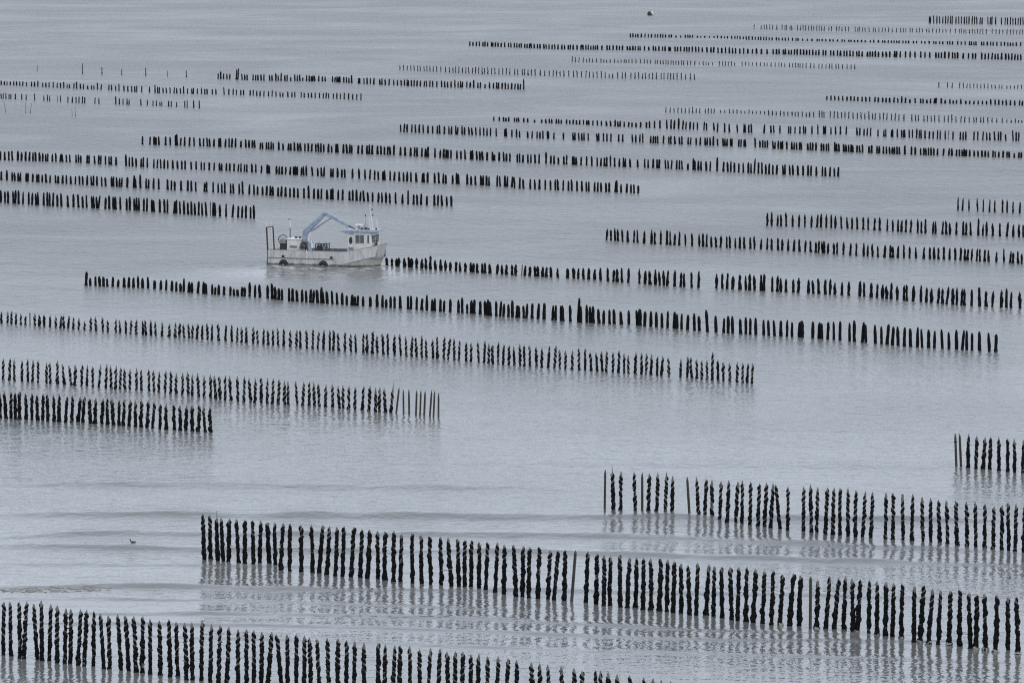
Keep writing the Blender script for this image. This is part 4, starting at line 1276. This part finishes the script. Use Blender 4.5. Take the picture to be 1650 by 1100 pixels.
def window(x0, x1, z0, z1, y, mat=M_GLASS):
    f = MB()
    t = 0.045
    f.box((x0 - t, y - 0.03, z0 - t), (x1 + t, y - 0.004, z0)).box((x0 - t, y - 0.03, z1), (x1 + t, y - 0.004, z1 + t))
    f.box((x0 - t, y - 0.03, z0 + 0.002), (x0, y - 0.004, z1 - 0.002)).box((x1, y - 0.03, z0 + 0.002), (x1 + t, y - 0.004, z1 - 0.002))
    f.build("window_frame", M_WHITE, house)
    MB().box((x0 + 0.002, y - 0.018, z0 + 0.002), (x1 - 0.002, y - 0.006, z1 - 0.002)).build("window_pane", mat, house)


window(8.62, 9.05, 2.18, 2.96, WY0)
window(9.10, 9.50, 2.18, 2.96, WY0)
window(9.82, 10.02, 2.20, 2.95, WY0)
pw = MB()
for k in range(2):
    pw.box((WX1 + 0.022, 0.75 + k * 0.95, 2.15), (WX1 + 0.06, 1.55 + k * 0.95, 2.90))
pw.build("front_window", M_GLASS, house)
o = MB()
vs = [(8.12 + 0.17 * math.cos(t), WY0 + 0.085, 2.42 + 0.34 * math.sin(t)) for t in [2 * math.pi * k / 20 for k in range(20)]]
o.add(vs + [(x, y - 0.02, z) for x, y, z in vs], [tuple(range(20)), tuple(range(20, 40))] + [(k, (k + 1) % 20, 20 + (k + 1) % 20, 20 + k) for k in range(20)])
o.build("door_window", M_DARK, house)
MB().box((7.90, WY0 + 0.07, 1.55), (8.34, WY0 + 0.096, 1.78), 0.0).build("vent_grille", M_GREY, house)
# roof gear
rd = MB().tube((8.62, 1.5, WZ1 + 0.2), (8.62, 1.5, WZ1 + 0.50), 0.13, 0.11, 12).build("radar", M_GREY, house)
MB().box((8.20, 1.38, WZ1 + 0.505), (9.02, 1.62, WZ1 + 0.67), 0.02).build("radar_bar", M_WHITE, rd, bevel=0.04)
MB().beam((10.05, 1.4, WZ1 + 0.2), (9.72, 1.4, WZ1 + 2.55), 0.075, 0.075, 0.05, 0.05).build("roof_mast", M_WHITE, house)
MB().tube((9.95, 1.0, WZ1 + 0.2), (9.80, 1.0, WZ1 + 1.5), 0.04, 0.035, 6).build("mast_stay", M_WHITE, house)
MB().tube((10.45, 1.5, WZ1 + 0.2), (10.38, 1.5, WZ1 + 1.2), 0.035, 0.03, 6).build("aerial", M_WHITE, house)
for X, z in ((9.98, 1.50), (9.92, 2.02)):
    MB().box((X, 1.32, WZ1 + z), (X + 0.12, 1.46, WZ1 + z + 0.13), 0.02).build("mast_light", M_DARK, house)
MB().tube((9.22, 1.6, WZ1 + 0.2), (9.22, 1.6, WZ1 + 1.45), 0.018, 0.012, 6).build("thin_aerial", M_GREY, house)
MB().box((9.18, 1.55, WZ1 + 1.42), (9.27, 1.64, WZ1 + 1.58), 0.01).build("aerial_sensor", M_DARK, house)
for X, w, z in ((8.95, 0.22, 0.16), (9.30, 0.25, 0.20), (9.62, 0.30, 0.12), (10.42, 0.12, 0.18)):
    MB().box((X, 1.0, WZ1 + 0.213), (X + w, 1.3, WZ1 + 0.21 + z), 0.03).build("roof_light", M_DARK, house)
MB().ring((9.1, 2.0, WZ1 + 0.50), (0.1, -1, 0), 0.16, 0.018, 16, 6).build("loop_aerial", M_GREY, house)
# foredeck gear
fw = MB().tube((10.35, 0.9, 1.95), (10.62, 1.0, 2.45), 0.03, 0.03, 6).ring((10.50, 1.0, 2.32), (0.3, -1, 0), 0.13, 0.05, 14, 6)
fw.box((10.38, 0.9, 1.9), (10.62, 1.2, 2.2), 0.03)
fw.build("bow_winch", M_DARK, boat)
MB().tube((10.55, 0.7, 2.0), (10.50, 0.7, 2.75), 0.02, 0.02, 6).tube((10.5, 0.7, 2.75), (10.45, 1.9, 2.75), 0.02, 0.02, 6).build("bow_rail", M_GREY, boat)
# crates standing on the deck
for k, (X, w, lab) in enumerate(((4.55, 0.52, "dark wire crate on the boat deck, the left one behind the crane"),
                                 (5.16, 0.50, "dark wire crate on the boat deck, the one nearer the wheelhouse"))):
    c, s = math.cos(-BOAT_A), math.sin(-BOAT_A)
    wx, wy = BOAT_O[0] + X * c - 0.7 * s, BOAT_O[1] + X * s + 0.7 * c
    cr = empty("wire_crate", (wx, wy, 0.82), (0, 0, -BOAT_A))
    fr = MB()
    for a in (0, w):
        for q in (0, 0.7):
            fr.box((a - 0.03, q - 0.03, 0), (a + 0.03, q + 0.03, 1.18 if not (k and a) else 1.25))
    for z in (0.05, 0.62, 1.15):
        fr.box((0.032, -0.025, z - 0.03), (w - 0.032, 0.025, z + 0.03)).box((0.032, 0.675, z - 0.03), (w - 0.032, 0.725, z + 0.03))
        fr.box((-0.025, 0.032, z - 0.025), (0.025, 0.668, z + 0.025)).box((w - 0.025, 0.032, z - 0.025), (w + 0.025, 0.668, z + 0.025))
    fr.build("frame", M_DARK, cr)
    MB().box((0.04, 0.06, 0.03), (w - 0.04, 0.64, 1.02), 0.02).build("load", M_DARK if k == 0 else M_GREY, cr, bevel=0.03)
    MB().tube((w * 0.5, 0.35, 1.18), (w * 0.5 + 0.02, 0.35, 1.42), 0.02, 0.02, 6).build("lifting_bar", M_GREY, cr)
    tag(cr, lab, "crate", "wire crates on the boat")

# foam churned up along the boat and on the small breaking wave
M_FOAM = worn("thin sea foam", [(0.35, (0.22, 0.215, 0.205)), (0.6, (0.34, 0.335, 0.325)), (0.8, (0.52, 0.52, 0.51))], (1, 1, 1), 3.0, 0.8)


M_SCUM = worn("dirty brown foam", [(0.35, (0.15, 0.14, 0.12)), (0.6, (0.24, 0.225, 0.195)), (0.8, (0.42, 0.41, 0.38))], (1, 1, 1), 4.0, 0.85)


def foam(name, strips, label, seed, mat=M_FOAM, size=1.0):
    r = random.Random(seed)
    V, F = [], []
    for pts, w, dens in strips:
        P = [Vector(ground(*p)) for p in pts]
        for a, c in zip(P[:-1], P[1:]):
            L = (c - a).length
            for _ in range(int(L * dens)):
                t = r.random()
                p = a.lerp(c, t) + Vector((r.gauss(0, 0.15), r.gauss(0, w)))
                lx, ly = r.uniform(0.10, 0.5) * size, r.uniform(0.10, 0.28) * size
                k = 7
                n0 = len(V)
                ang = [2 * math.pi * q / k for q in range(k)]
                ring = [(p.x + lx * math.cos(t_) * r.uniform(0.6, 1.2), p.y + ly * math.sin(t_) * r.uniform(0.6, 1.2)) for t_ in ang]
                zz = water_z(np.array([q[0] for q in ring]), np.array([q[1] for q in ring]))
                V.extend((q[0], q[1], float(z) + 0.012) for q, z in zip(ring, zz))
                zc = float(water_z(np.array([p.x]), np.array([p.y]))[0])
                V.append((p.x, p.y, zc + 0.03))
                for q in range(k):
                    F.append((n0 + q, n0 + (q + 1) % k, n0 + k))
    o = link(name, V, F, mat)
    tag(o, label, kind="stuff")


foam("wake_foam", [([(436, 428), (470, 433), (520, 434), (560, 434), (600, 431), (622, 428)], 0.25, 11.0),
                   ([(446, 436), (470, 440), (500, 442), (540, 440), (600, 434)], 0.3, 8.0),
                   ([(428, 432), (450, 434), (480, 437)], 0.5, 3.0)], "pale foam of the wake along the boat's side", 3)
foam("wave_foam", [([(-20, 951), (60, 951.5), (120, 950.5), (180, 947.5)], 0.35, 14.0),
                   ([(500, 992), (600, 994), (720, 995)], 0.15, 3.0),
                   ([(1020, 1016), (1070, 1017), (1110, 1019)], 0.2, 5.0)], "thin dirty foam on the small wave breaking at lower left", 4, M_SCUM, 0.5)
